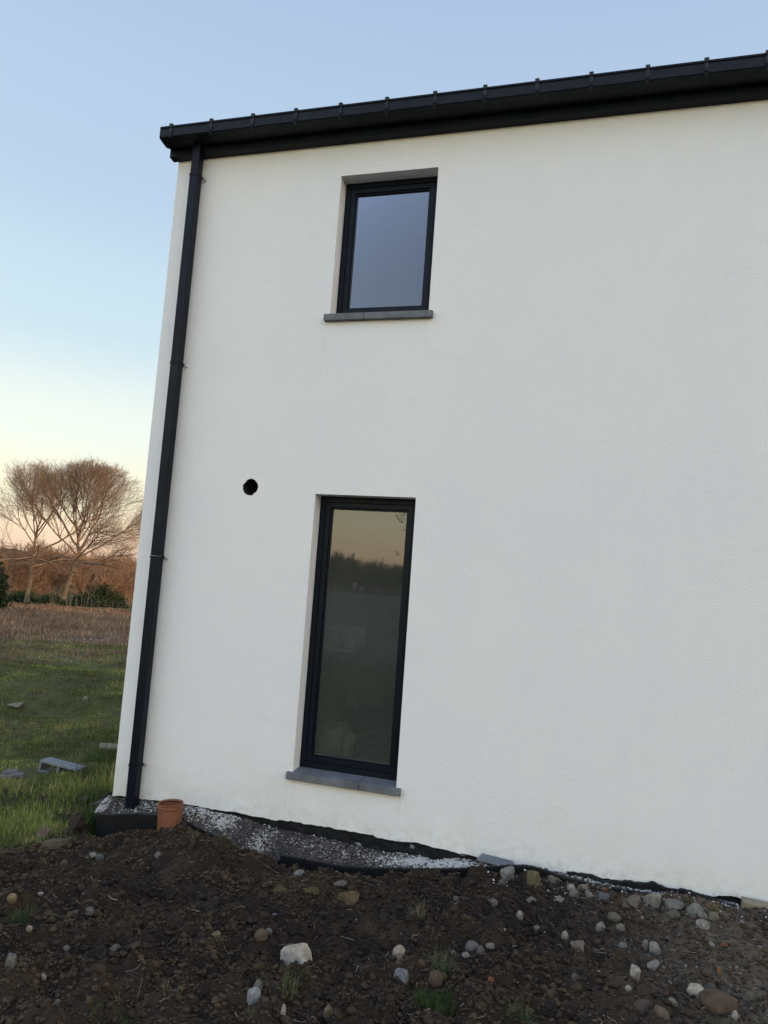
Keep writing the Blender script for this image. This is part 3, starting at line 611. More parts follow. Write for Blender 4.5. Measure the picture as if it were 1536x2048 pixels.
# ------------------------------------------------------------------ single stones
def stone(px, py, wpx, hpx, col, label, kind='stone', shape='rock', seed=None, group=None, rot=None):
    x, y, z = at(px, py + hpx * .25); d = (Vector((x, y, z)) - EYE).length; w = wpx / 1480 * d * .88; h = hpx / 1480 * d * .92
    seed = seed if seed is not None else int(px * 7 + py)
    bm = bmesh.new(); bmesh.ops.create_icosphere(bm, subdivisions=3, radius=1); off = Vector((seed * .37, seed * .11, 0))
    cuts_ = []
    rs = random.Random(seed)
    if shape in ('rock', 'clod'):
        for k in range(11):
            n_ = Vector((rs.gauss(0, 1), rs.gauss(0, 1), rs.gauss(0, .8))).normalized(); cuts_.append((n_, rs.uniform(.44, .74)))
    col = tuple(c * t for c, t in zip(col, (.90, .82, .71)))
    if shape == 'block':
        for n_ in (Vector((1, 0, .1)), Vector((-1, .2, 0)), Vector((0, 1, 0)), Vector((.2, -1, 0)), Vector((.15, 0, 1)), Vector((0, 0, -1)), Vector((rs.gauss(0, 1), -.8, .8))): cuts_.append((n_.normalized(), rs.uniform(.52, .66)))
    for v in bm.verts:
        p = v.co.copy()
        for n_, dd in cuts_:
            e = p.dot(n_) - dd
            if e > 0: p -= n_ * e * .93
        k = mnoise.fractal(p * 1.6 + off, .9, 2, 3) * (.14 if shape == 'pebble' else .055) + mnoise.fractal(p * 5 + off, .9, 2, 3) * (.05 if shape != 'clod' else .22)
        v.co = p * (1 + k)
    mn = Vector([min(v.co[i] for v in bm.verts) for i in range(3)]); mx = Vector([max(v.co[i] for v in bm.verts) for i in range(3)])
    for v in bm.verts:
        q_ = [(v.co[i] - (mn[i] + mx[i]) / 2) / (mx[i] - mn[i]) for i in range(3)]; v.co = Vector((q_[0] * w, q_[1] * w * .8, q_[2] * h * 1.25))
    me = bpy.data.meshes.new(kind); bm.to_mesh(me); bm.free()
    a = me.color_attributes.new('col', 'FLOAT_COLOR', 'POINT')
    for k, v in enumerate(me.vertices):
        f = 1 + .45 * mnoise.noise(Vector(v.co) * (5 / w) + off) + .3 * mnoise.noise(Vector(v.co) * (13 / w) + off)
        d_ = min(1, max(0, (mnoise.noise(Vector(v.co) * (7 / w) - off) * .8 - v.co.z / h * 1.5 - .62) * 2.5))      # earth stuck to its lower side
        a.data[k].color = (*[c * f * (1 - d_) + e * d_ for c, e in zip(col, (.040, .030, .023))], 1)
    for p in me.polygons: p.use_smooth = shape == 'pebble'
    o = link(kind, me, M['clod' if shape == 'clod' else 'stonemat']); o.location = (x, y, z + h * .18); o.rotation_euler = (rs.uniform(-.15, .15), rs.uniform(-.15, .15), YAW if rot is None else rot)
    return tag(o, label, 'stone', group)
G1, G2, G3 = (.13, .135, .14), (.20, .20, .205), (.30, .30, .295); B1, B2, OC = (.075, .055, .042), (.15, .115, .08), (.20, .14, .07); WH = (.48, .47, .44)
STN = [
 (593, 1913, 60, 40, (.42, .41, .39), 'large white-veined grey rock on dark soil, biggest pale stone in the foreground', 'rock'),
 (797, 1911, 26, 25, (.30, .27, .23), 'pale beige upright stone left of the wiry grass tuft', 'rock'),
 (804, 1954, 34, 26, (.19, .21, .25), 'blue-grey angular stone just below the beige upright stone', 'rock'),
 (870, 1966, 28, 26, (.085, .065, .048), 'rounded brown stone right of the blue-grey stone', 'pebble'),
 (1393, 1985, 36, 20, (.46, .43, .36), 'smooth cream oblong pebble at the lower right', 'pebble'),
 (1437, 2010, 66, 34, (.095, .068, .050), 'big flat brown stone touching the cream oblong pebble', 'pebble'),
 (1470, 2035, 12, 18, G3, 'small pale grey pebble at the right tip of the big flat brown stone', 'pebble'),
 (1288, 2018, 50, 24, (.075, .060, .050), 'dark brown lens-shaped stone at the lower right, left of the cream pebble', 'pebble'),
 (1322, 2026, 26, 18, (.14, .115, .09), 'tan stone beside the right end of the lens-shaped dark stone', 'rock'),
 (1308, 1903, 24, 22, (.23, .225, .22), 'pale grey stone leaning above the twigs at centre right', 'rock'),
 (1269, 1947, 20, 20, G3, 'square pale grey stone below centre right', 'block'),
 (1308, 1932, 26, 14, G2, 'flat grey stone just below the leaning pale stone', 'rock'),
 (1306, 1805, 32, 28, (.22, .215, .20), 'rounded pale grey rock, biggest by the membrane at right', 'rock'),
 (1252, 1812, 38, 20, (.13, .115, .095), 'long brown-grey stone left of the rounded pale rock', 'rock'),
 (1268, 1803, 26, 20, (.16, .145, .125), 'small grey stone behind the long brown-grey stone', 'rock'),
 (1390, 1822, 28, 26, (.17, .19, .19), 'greenish grey stone under the membrane near the beam', 'rock'),
 (1408, 1834, 28, 15, (.19, .19, .19), 'flat grey stone right of the greenish stone', 'rock'),
 (1427, 1838, 24, 20, (.18, .165, .15), 'brownish pale stone below the end of the membrane', 'rock'),
 (1405, 1849, 28, 11, (.24, .24, .235), 'thin pale slab below the flat grey stone', 'rock'),
 (1350, 1812, 36, 14, (.15, .155, .155), 'slabby grey stone between rounded rock and greenish stone', 'rock'),
 (1347, 1830, 24, 14, (.11, .105, .10), 'dark grey cobble below the slabby grey stone', 'pebble'),
 (1208, 1798, 28, 18, (.085, .10, .12), 'dark blue brick-shaped stone under the black membrane', 'block'),
 (1167, 1779, 32, 16, (.17, .16, .13), 'layered pale stone under the membrane, left of the blue stone', 'rock'),
 (1148, 1792, 20, 16, (.15, .145, .135), 'round grey cobble in front of the layered pale stone', 'pebble'),
 (1182, 1792, 20, 14, (.20, .20, .20), 'little pale stone between layered stone and blue stone', 'rock'),
 (1142, 1776, 16, 14, G3, 'whitish nugget left of the layered pale stone', 'rock'),
 (1110, 1761, 34, 12, (.13, .12, .105), 'long grey-brown splinter stone by the drooping membrane', 'rock'),
 (1067, 1762, 30, 30, (.115, .105, .06), 'squarish olive-brown block under the black membrane', 'block'),
 (1014, 1751, 30, 24, (.20, .205, .215), 'pale blue-grey stone left of the olive block', 'rock'),
 (1004, 1766, 20, 11, (.17, .14, .11), 'tan flake below the pale blue-grey stone', 'rock'),
 (747, 1742, 30, 26, (.24, .165, .08), 'ochre yellow stone against the black membrane', 'rock'),
 (722, 1732, 12, 10, (.20, .15, .09), 'small ochre nugget up against the membrane', 'rock'),
 (598, 1746, 22, 10, (.21, .205, .20), 'small pale flat stone below the torn membrane end', 'rock'),
 (680, 1771, 28, 12, (.11, .115, .11), 'grey-green flat stone below the ochre stone', 'rock'),
 (561, 1782, 34, 16, (.115, .095, .05), 'yellow-brown clay lump, left of three below the membrane', 'clod'),
 (622, 1784, 34, 14, (.10, .085, .045), 'low yellow-brown clay lump, middle of three below the membrane', 'clod'),
 (696, 1798, 46, 22, (.115, .092, .055), 'large yellow-brown clay lump, right of three below the membrane', 'clod'),
 (550, 1832, 18, 10, G2, 'small grey chip in dark soil left of centre', 'rock'),
 (521, 1877, 26, 22, (.10, .080, .062), 'brown cobble in the left foreground soil', 'pebble'),
 (537, 1865, 14, 12, (.12, .125, .13), 'small blue-grey pebble behind the brown cobble', 'pebble'),
 (507, 1998, 26, 26, (.24, .26, .29), 'bluish white mottled stone at the bottom, left of centre', 'rock'),
 (515, 1977, 18, 26, (.13, .13, .125), 'upright grey stone behind the bluish white mottled stone', 'pebble'),
 (566, 2024, 10, 22, (.32, .31, .29), 'thin whitish splinter stone at the bottom edge', 'rock'),
 (658, 2036, 24, 24, (.13, .11, .07), 'olive tan stone at the bottom edge, centre', 'rock'),
 (944, 1896, 28, 20, (.12, .125, .13), 'grey cobble right of the wiry grass tuft', 'pebble'),
 (961, 1902, 16, 16, (.105, .10, .095), 'darker grey cobble beside the grey cobble', 'pebble'),
 (981, 1898, 20, 10, (.22, .20, .175), 'pale tan elongated pebble right of two grey cobbles', 'pebble'),
 (931, 1915, 16, 9, G2, 'flat pale grey pebble below the grey cobble', 'pebble'),
 (1039, 1832, 13, 18, (.30, .29, .27), 'egg-like pale stone standing alone on brown soil', 'pebble'),
 (912, 1799, 13, 10, (.15, .12, .11), 'small pinkish cube of stone on the brown soil', 'block'),
 (986, 1808, 22, 12, (.12, .115, .11), 'grey-brown wedge stone right of the pinkish cube', 'rock'),
 (1155, 1896, 26, 20, (.17, .155, .15), 'mauve-grey stone in the middle of the gravel', 'rock'),
 (1129, 1873, 14, 18, (.29, .27, .23), 'slim cream stone above the mauve-grey stone', 'pebble'),
 (1200, 1856, 18, 18, (.19, .185, .17), 'wedge of pale stone below the dark blue brick-shaped stone', 'rock'),
 (1241, 1857, 18, 14, (.17, .175, .16), 'greenish pale nugget right of the pale wedge', 'rock'),
 (1228, 1835, 26, 14, (.12, .12, .095), 'olive flat cobble above the greenish nugget', 'pebble'),
 (1245, 1892, 18, 10, (.20, .19, .18), 'pale oval pebble left of the leaning pale stone', 'pebble'),
 (1291, 1890, 14, 14, (.15, .155, .15), 'grey nugget just left of the leaning pale stone', 'rock'),
 (1120, 1804, 26, 14, (.22, .205, .175), 'crumbly pale stone in front of the round cobble', 'rock'),
 (1062, 1803, 20, 10, (.19, .18, .16), 'pale buff flake left of the crumbly pale stone', 'rock'),
 (1072, 1861, 18, 14, (.15, .15, .145), 'grey stone with dark shadow on brown soil left', 'rock'),
 (1421, 1983, 22, 22, (.075, .072, .070), 'dark round cobble right of the cream oblong pebble', 'pebble'),
 (1256, 1978, 12, 10, G3, 'tiny white-grey pebble below the square pale stone', 'pebble'),
 (1149, 1958, 14, 12, (.10, .10, .10), 'dark grey pebble in the lower middle gravel', 'pebble'),
 (1345, 2010, 18, 12, (.19, .20, .17), 'pale greenish stone between the dark lens and flat brown stone', 'rock'),
 (20, 1932, 18, 26, (.14, .145, .145), 'upright grey slab at the left edge of the soil', 'block'),
 (58, 1862, 12, 10, (.26, .22, .19), 'pinkish white pebble at the left of the soil hollow', 'pebble'),
 (86, 1937 + 22, 12, 12, (.22, .21, .18), 'small pale stone in the lower left soil', 'rock'),
 (24, 1798, 18, 16, (.22, .16, .10), 'tan pebble in the grass at the left edge', 'pebble'),
 (81, 1789, 10, 8, G3, 'light grey nugget by the grassy bank', 'rock'),
 (185, 1714, 16, 12, (.22, .22, .21), 'pale nugget on the soil left of the orange pipe', 'rock'),
 (199, 1716, 18, 12, (.09, .10, .095), 'greenish dark cobble beside the pale nugget', 'pebble'),
 (317, 1710, 16, 10, (.14, .14, .135), 'grey chip below the orange pipe', 'rock'),
 (152, 1826, 22, 10, (.10, .10, .10), 'dim grey stone in the soil hollow, left one', 'rock'),
 (177, 1826, 22, 12, (.11, .11, .11), 'dim grey stone in the soil hollow, right one', 'rock'),
 (226, 1902, 24, 10, (.17, .145, .12), 'tan flat stone low in the left soil', 'rock'),
 (133, 1899, 14, 9, (.19, .17, .15), 'pale oval pebble low in the left soil', 'pebble'),
 (432, 1872, 18, 14, (.17, .145, .10), 'buff crooked stone in the middle left soil', 'rock'),
 (112, 2009, 14, 10, (.14, .145, .14), 'grey chip at the bottom left', 'rock'),
 (240, 1658, 20, 14, (.12, .115, .08), 'olive stone at the foot of the corner membrane', 'rock'),
 (291, 1659, 8, 7, G3, 'tiny white pebble left of the orange pipe', 'pebble'),
 (28, 1412, 32, 10, (.26, .25, .22), 'pale rock lying in the meadow grass at the left', 'rock'),
 (171, 1398, 12, 10, (.27, .27, .23), 'small pale rock in the meadow near the house corner', 'rock'),
 (152, 1588, 16, 10, (.17, .14, .10), 'tan rock in the long grass left of the corner', 'rock'),
 (165, 1602, 18, 16, (.20, .16, .115), 'knobbly tan rock below the tan rock in long grass', 'rock'),
 (50, 1618, 22, 12, (.17, .15, .12), 'buff stone in thin grass at far left', 'rock'),
 (85, 1668, 34, 26, (.15, .125, .095), 'brown dried earth lump at the edge of the grass', 'clod'),
 (150, 1650, 34, 36, (.05, .04, .032), 'dark brown turned earth lump by the tussock', 'clod'),
 (110, 1690, 60, 20, (.12, .10, .07), 'wide brown earth lump at the top left of the soil', 'clod'),
 (325, 1672, 20, 12, (.05, .042, .036), 'dark clod resting against the orange pipe', 'clod'),
 (981, 1964, 12, 5, (.24, .10, .05), 'small orange brick chip on the trodden soil right of the grass patch', 'block'),
 (1449, 1890, 14, 8, (.17, .075, .05), 'reddish brick chip in the gravel at the right', 'rock'),
 (1438, 1944, 7, 14, (.24, .13, .06), 'thin orange wood splinter above the cream oblong pebble', 'block'),
 (1208, 1780, 16, 8, (.16, .085, .05), 'rusty brown chip under the membrane above the blue stone', 'rock'),
 (962, 1718, 14, 12, (.17, .14, .10), 'knobbly tan stone at the right end of the tar band', 'rock'),
 (1132, 1738, 10, 12, (.06, .05, .045), 'dark chip standing against the white wall', 'rock'),
]
for px, py, w_, h_, c_, lb, sh_ in STN: stone(px, py, w_, h_, c_, lb, 'stone', sh_)

# ------------------------------------------------------------------ other small things
def pvc_pipe():
    t = empty('drain_pipe', (-3.085, -.375, -.02)); t.rotation_euler = (math.radians(1.5), math.radians(-2.5), 0)
    tag(t, 'short orange plastic drain pipe sticking out of the soil by the membrane', 'pipe')
    bm = bmesh.new(); R_ = .090
    lathe(bm, [(R_ + .001, -.35), (R_ + .001, .030), (R_ - .003, .0315), (R_ - .003, .0345), (R_ + .001, .036), (R_ + .002, .108), (R_ + .007, .112), (R_ + .007, .126), (R_ + .003, .130), (R_ + .004, .138), (R_ + .007, .141), (R_ + .007, .148), (R_, .149), (R_ - .004, .142), (R_ - .005, .10), (R_ - .006, -.30)])
    o = from_bm('socket', bm, M['pvc'], t, smooth=False)
    bm = bmesh.new(); lathe(bm, [(R_ - .0045, .128), (R_ - .008, .130), (R_ - .008, .135), (R_ - .0045, .137)]); from_bm('rubber_ring', bm, M['black'], t, smooth=True)
pvc_pipe()
# concrete block lying in the grass
def hollow_block():
    x, y, z = at(122, 1544); t = empty('concrete_block', (x, y, z)); t.location.z = macro(np.array([x]), np.array([y]))[0] - .005; t.rotation_euler = (math.radians(-2), math.radians(7), math.radians(8))
    tag(t, 'grey hollow concrete block lying on its side in the grass', 'concrete block')
    bm = bmesh.new(); l, w_, h_ = .46, .19, .13; e = .026
    for a in (0, .5): pass
    box(bm, -l / 2, l / 2, -w_ / 2, w_ / 2, h_ - e, h_); box(bm, -l / 2, l / 2, -w_ / 2, w_ / 2, 0, e * .8)
    for xx in (-l / 2 + .001, -e / 2, l / 2 - e - .001): box(bm, xx, xx + e, -w_ / 2 + .002, w_ / 2 - .002, e * .8 + .0005, h_ - e - .0005)
    bev(from_bm('block_body', bm, M['concrete'], t), .006, 2)
hollow_block()
x, y, z = at(218, 1500)
bm = bmesh.new(); box(bm, -.11, .16, -.08, .08, 0, .04)
o = bev(from_bm('paving_slab', bm, M['concrete_beige']), .01, 2); o.location = (x - .02, y, z + .02); o.rotation_euler = (.1, .06, .5); tag(o, 'pale slab half hidden in grass beside the house corner', 'slab')
# rubble slab patch on the grass at the left edge
x, y, z = at(20, 1550)
o = None
bm = bmesh.new()
for k in range(5):
    a, b_ = random.uniform(-.3, .3), random.uniform(-.18, .18); box(bm, a - .13, a + .13, b_ - .09, b_ + .09, -.04, .03 + k * .004)
bm.free()
for k, (px, py, w_) in enumerate(((8, 1556, 34), (34, 1552, 26), (22, 1545, 28))):
    stone(px, py, w_, 8, (.17, .175, .175), ('low grey rubble piece at the left edge of the grass, nearest', 'low grey rubble piece in the grass, right of the nearest', 'low grey rubble piece in the grass, behind the nearest')[k], 'rubble', 'block')
# beam at the right
bm = bmesh.new(); box(bm, 0, .9, -.09, .0, -.05, .055)
bmesh.ops.subdivide_edges(bm, edges=bm.edges, cuts=6, use_grid_fill=True)
for v in bm.verts: v.co += Vector((0, 1, 1)) * mnoise.noise(v.co * 9) * .004
o = bev(from_bm('kerb_beam', bm, M['concrete_beige']), .004, 2); o.location = (.965, -.055, -.0); o.rotation_euler = (0, math.radians(1), math.radians(-2)); tag(o, 'beige concrete beam lying against the foot of the wall at the right edge', 'beam')
# slate offcuts under the render
for k, (x, y, z, w_, rz, lb) in enumerate(((-.62, -.05, -.02, .30, .05, 'thin grey slate offcut leaning under the render, left of the drooping membrane'), (-.52, -.09, -.035, .20, -.1, 'smaller grey slate offcut in front of the long one'))):
    bm = bmesh.new(); prism(bm, [(-w_ / 2, -.035), (w_ / 2, -.03), (w_ / 2 - .05, .035), (-w_ / 2 + .03, .03)], 2, -.006, .006)
    o = from_bm('slate', bm, M['stone_sill']); o.location = (x, y, z + .02); o.rotation_euler = (math.radians(35), math.radians(6), rz); tag(o, lb, 'slate')

# ------------------------------------------------------------------ grass blades
def blades(name, P_, h, w, cols, lean=.5, mt=None, segs=2):
    n_ = len(P_); a = rng.uniform(0, 2 * math.pi, n_); b_ = rng.uniform(0, 2 * math.pi, n_)
    l = np.abs(rng.normal(0, lean, n_)).clip(0, 1.6); dx, dy = np.cos(b_) * h * l, np.sin(b_) * h * l; hz_ = h / np.sqrt(1 + l * l)
    wx, wy = np.cos(a) * w / 2, np.sin(a) * w / 2; V = []
    dx = dx / np.sqrt(1 + l * l); dy = dy / np.sqrt(1 + l * l)
    for t, ww in ((0, 1.), (.5, .8), (1., 0.)):
        c = P_ + np.stack([dx * t ** 1.8, dy * t ** 1.8, hz_ * t - h * .12 * l * t ** 3], 1); o_ = np.stack([wx * ww, wy * ww, 0 * wx], 1)
        V += [c - o_, c + o_] if ww > 0 else [c]
    V = np.stack(V, 1); i_ = np.arange(n_)[:, None] * 5
    f = np.concatenate([i_ + np.array([[0, 1, 3]]), i_ + np.array([[0, 3, 2]]), i_ + np.array([[2, 3, 4]])])
    return np_mesh(name, V.reshape(-1, 3), f, mt or M['blade'], None, False, np.repeat(cols, 5, axis=0))
def polar(n_, a0, a1, r0_, r1):
    az = np.radians(rng.uniform(a0, a1, n_)); r_ = r0_ * (r1 / r0_) ** rng.random(n_); return -np.sin(az) * r_, np.cos(az) * r_ - 5.6, r_
GC = np.array([(.085, .125, .030), (.060, .095, .024), (.12, .145, .042), (.15, .13, .060), (.040, .062, .018), (.20, .165, .095)])
def gcols(x, y):
    n_ = len(x); f = fbm(x, y, .7, 3, 50.); p = np.clip(.5 + f * 1.0, 0, 1); ix = rng.random(n_)
    dry = ix < .10 + .33 * (1 - p); c = np.where(dry[:, None], GC[3 + 2 * (rng.random(n_) < .6)], GC[rng.integers(0, 3, n_)]); dk = rng.random(n_) < .2; c = np.where(dk[:, None], GC[4], c)
    return c * rng.uniform(.7, 1.3, (n_, 1)) * np.array([1.36, 1.18, 1.0]) * ((.80 + .8 * sstep(.25, .75, vnoise(x * 1.1 + 31, y * 1.1))) * (.62 + .75 * vnoise(x * 4.2 + 7, y * 4.2)))[:, None]
x, y, r_ = polar(380000, 24, 52, 5.8, 27)
ok = (rng.random(len(x)) < (1 - zone(x, y)) * (.15 + 1.0 * vnoise(x * 5, y * 5))) & ~((x > -4.05) & (y > -.6)); x, y, r_ = x[ok], y[ok], r_[ok]
lush = np.clip(.5 + fbm(x, y, .9, 3, 33.), .15, 1.2); lush *= 1 + 1.3 * np.exp(-(((x + 4.6) / .55) ** 2 + ((y - 1.3) / 1.5) ** 2))
h = (.022 + .075 * lush * rng.random(len(x)) ** 1.5 * (.35 + 1.1 * vnoise(x * 4.2 + 7, y * 4.2))) * (1 + .02 * r_) * (1 + 1.1 * np.exp(-(((x + 4.6) / .6) ** 2 + ((y - 1.3) / 1.5) ** 2)))
blades('grass', np.stack([x, y, height(x, y) - .005], 1), h, .0032 * r_ / 6.5 + .0014, gcols(x, y), .95)
tag(bpy.data.objects['grass'], 'rough green meadow grass to the left of the house', 'grass', kind='stuff')
x, y = scatter(26000, -5.6, -3.4, -3.2, .3); ok = rng.random(len(x)) < (1 - zone(x, y)) * .9 * sstep(.35, .6, vnoise(x * 2.2, y * 2.2)) + .30 * sstep(.5, .8, vnoise(x * 3.1 + 4, y * 3.1)) * sstep(-3.1, -3.7, x) + .015; x, y = x[ok], y[ok]
tag(blades('grass', np.stack([x, y, height(x, y) - .005], 1), .03 + .07 * rng.random(len(x)), np.full(len(x), .0035), gcols(x, y), .9), 'thin patchy grass along the left edge of the bare soil', 'grass', kind='stuff')
# scrub: dead brown stalks
x, y, r_ = polar(250000, 22, 54, 13, 96); d_ = r_ * (1 + .30 * fbm(x, y, .30, 4, 2.)); ok = (rng.random(len(x)) < sstep(17, 28, d_) * (.25 + vnoise(x * .35, y * .35))) & (d_ < 92); x, y, r_ = x[ok], y[ok], r_[ok]
SC = np.array([(.15, .098, .068), (.11, .072, .055), (.20, .145, .095), (.075, .050, .040), (.27, .22, .155), (.10, .11, .05)])
pp = sstep(.3, .7, vnoise(x * .55, y * .55)); c_ = SC[np.where(rng.random(len(x)) < .45 * pp + .05, rng.integers(2, 6, len(x)), rng.integers(0, 4, len(x)))] * np.array([1.1, 1., .95]) * (.9 + .9 * vnoise(x * .9 + 9, y * .9))[:, None] * rng.uniform(.7, 1.25, (len(x), 1)) * (1 - .25 * sstep(45, 90, r_))[:, None]
tag(blades('scrub', np.stack([x, y, height(x, y) - .02], 1), (.12 + .60 * rng.random(len(x)) * vnoise(x * .8, y * .8) * sstep(19, 36, r_)) * (.8 + .25 * sstep(25, 60, r_)), .0013 * r_ / 2 + .003, c_, .65), 'brown dead bracken and scrub beyond the meadow grass', 'scrub', kind='stuff')

def tuft(px, py, rpx, n_, hpx, lb, cols, lean=.9, rad=.35):
    x, y, z = at(px, py); d = math.sqrt(x * x + (y + 5.6) ** 2 + (z - 1.9) ** 2); R_ = rpx / 1480 * d; h_ = hpx / 1480 * d
    a = rng.uniform(0, 2 * math.pi, n_); r_ = R_ * rad * np.sqrt(rng.random(n_)); X, Y = x + r_ * np.cos(a), y + r_ * np.sin(a)
    P_ = np.stack([X, Y, height(X, Y) - .006], 1); o = blades('grass_tuft', P_ - np.array([x, y, z]), h_ * rng.uniform(.55, 1.15, n_), np.full(n_, .0026), np.array(cols)[rng.integers(0, len(cols), n_)] * rng.uniform(.7, 1.3, (n_, 1)), lean)
    o.location = (x, y, z); return tag(o, lb, 'grass tuft', 'grass tufts growing in the soil')
GR = [(.05, .080, .03), (.035, .065, .02), (.10, .10, .045)]; ST = [(.14, .12, .07), (.09, .10, .045), (.20, .17, .11)]
tuft(880, 1945, 60, 150, 55, 'sprawling wiry grass tuft right of the beige and blue-grey stones', [(.085, .105, .06), (.12, .12, .07), (.05, .07, .035)], 1.2, .25)
tuft(868, 2010, 45, 700, 28, 'dense bright green grass patch at the bottom centre', [(.025, .055, .014), (.035, .068, .018), (.05, .062, .024)], .6, .8)
tuft(576, 1985, 40, 130, 40, 'straggly grass tuft below the large white-veined rock', ST + GR, 1.0, .35)
tuft(612, 1957, 16, 130, 12, 'tiny olive grass sprig at the foot of the large white-veined rock', [(.07, .075, .02)], .7, .7)
tuft(1045, 2040, 40, 160, 26, 'low grass tuft at the bottom edge right of centre', GR, .9, .7)
tuft(835, 1830, 22, 50, 30, 'dry upright grass sprig in the middle of the soil', ST, .6, .6)
tuft(454, 1688, 24, 80, 14, 'olive grass tuft on the soil heap right of the orange pipe', [(.09, .10, .03), (.12, .12, .05)], 1.1, .6)
tuft(388, 1676, 12, 40, 14, 'pale grass sprig on the heap beside the orange pipe', ST, .8, .6)
tuft(220, 2040, 40, 180, 16, 'thin green grass at the bottom left', GR, .8, .8)
tuft(1425, 1820, 18, 60, 16, 'ochre dry tuft under the black membrane near the beam', [(.20, .14, .05), (.15, .12, .05)], .6, .6)
tuft(40, 1840, 30, 260, 22, 'green grass tuft at the left edge below the tan pebble', GR, .7, .8)
tuft(200, 1655, 50, 900, 34, 'lush green tussock at the foot of the corner membrane', [(.035, .075, .015), (.06, .10, .02), (.025, .05, .012)], .6, .7)
TG = [(.035, .070, .018), (.055, .090, .025), (.025, .045, .014), (.09, .10, .04)]
tuft(212, 1522, 50, 700, 34, 'dark tussock leaning on the house corner beside the pale slab', TG, .8, .8)
tuft(196, 1560, 55, 800, 36, 'thick green tussock against the house corner, right of the concrete block', TG, .8, .8)
tuft(188, 1605, 50, 700, 34, 'green tussock at the left end of the corner membrane', TG, .8, .8)
tuft(128, 1572, 60, 600, 24, 'spreading tussock in front of the concrete block', TG, 1.0, .9)
tuft(60, 1600, 60, 600, 22, 'yellow-green tussock at the left edge near the low rubble', TG + [(.12, .12, .05)], 1.0, .9)
tuft(500, 2030, 24, 40, 20, 'straw coloured sprig left of the bottom splinter stone', ST, 1.0, .5)
tuft(1425, 2047, 20, 30, 16, 'green sprig at the bottom right corner', GR, .8, .5)
tuft(330, 1985, 14, 30, 24, 'thin pale straw sprig standing in the left foreground', ST, .5, .5)
tuft(1100, 1850, 34, 40, 12, 'flattened dry straw left of the slim cream stone', ST, 1.5, .8)

# loose straws and roots over the soil (uncountable)
n_ = 900; x, y = scatter(n_, -4.2, 1.8, -3.8, -.4); a = rng.uniform(0, 2 * math.pi, n_); l = rng.lognormal(-3.1, .5, n_).clip(.015, .16); V = []; F_ = []
for k in range(n_):
    c_ = rng.uniform(-.8, .8); q_ = []
    for j in range(5):
        t = j / 4; aa = a[k] + c_ * t; q_.append((x[k] + math.cos(aa) * l[k] * t, y[k] + math.sin(aa) * l[k] * t))
    q_ = np.array(q_); zz = height(q_[:, 0], q_[:, 1]); zz = np.maximum(zz, zz.mean()) + .008
    w_ = .0010 + .0008 * rng.random(); base = len(V); pr = np.array([-math.sin(a[k]), math.cos(a[k])]) * w_
    for j in range(5): V += [(q_[j, 0] - pr[0], q_[j, 1] - pr[1], zz[j]), (q_[j, 0] + pr[0], q_[j, 1] + pr[1], zz[j]), (q_[j, 0], q_[j, 1], zz[j] + w_ * 1.6)]
    for j in range(4):
        o_ = base + 3 * j
        for s, t in ((0, 1), (1, 2), (2, 0)): F_.append((o_ + s, o_ + t, o_ + 3 + t, o_ + 3 + s))
V = np.array(V); tag(np_mesh('straw', V, F_, M['blade'], None, False, np.repeat(pick([(.20, .16, .11), (.12, .09, .06), (.30, .25, .18)], n_), 15, axis=0)), 'dry straws and root fibres lying on the soil', 'straw', kind='stuff')

# ------------------------------------------------------------------ bare trees
def m_bark(name, c, moss=None):
    m, N, L, b = mat(name, .9, .2); v = coord(N, L); cc = rampn(N, L, nz(N, L, v, 2, 5, .7), [(.3, tuple(k * .7 for k in c)), (.7, tuple(k * 1.25 for k in c))])
    L.new(cc, b.inputs['Base Color']); bump(N, L, b, nz(N, L, coord(N, L, (6, 6, 1.5)), 1, 5, .7), .05); return m
MB = m_bark('oak_bark', (.12, .095, .065)); MT = m_bark('twig_bark', (.215, .145, .095)); MB2 = m_bark('young_bark', (.28, .175, .108)); MBi = m_bark('pale_bark', (.24, .20, .15))
def tubes(name, segs, mt, parent=None, sides=4):
    S_ = np.array(segs, float); p0, p1, ra, rb = S_[:, 0:3], S_[:, 3:6], S_[:, 6], S_[:, 7]
    d = p1 - p0; d /= np.linalg.norm(d, axis=1)[:, None] + 1e-9; ref = np.where(np.abs(d[:, 2:3]) < .9, np.array([[0, 0, 1.]]), np.array([[1., 0, 0]]))
    u = np.cross(d, ref); u /= np.linalg.norm(u, axis=1)[:, None]; w_ = np.cross(d, u); V = []
    for p, r_ in ((p0, ra), (p1, rb)):
        for k in range(sides):
            a = 2 * math.pi * k / sides; V.append(p + (u * math.cos(a) + w_ * math.sin(a)) * r_[:, None])
    V = np.stack(V, 1); n_ = len(S_); i_ = (np.arange(n_) * 2 * sides)[:, None]
    f = np.concatenate([i_ + np.array([[k, (k + 1) % sides, sides + (k + 1) % sides, sides + k]]) for k in range(sides)])
    return np_mesh(name, V.reshape(-1, 3), f, mt, parent, True)
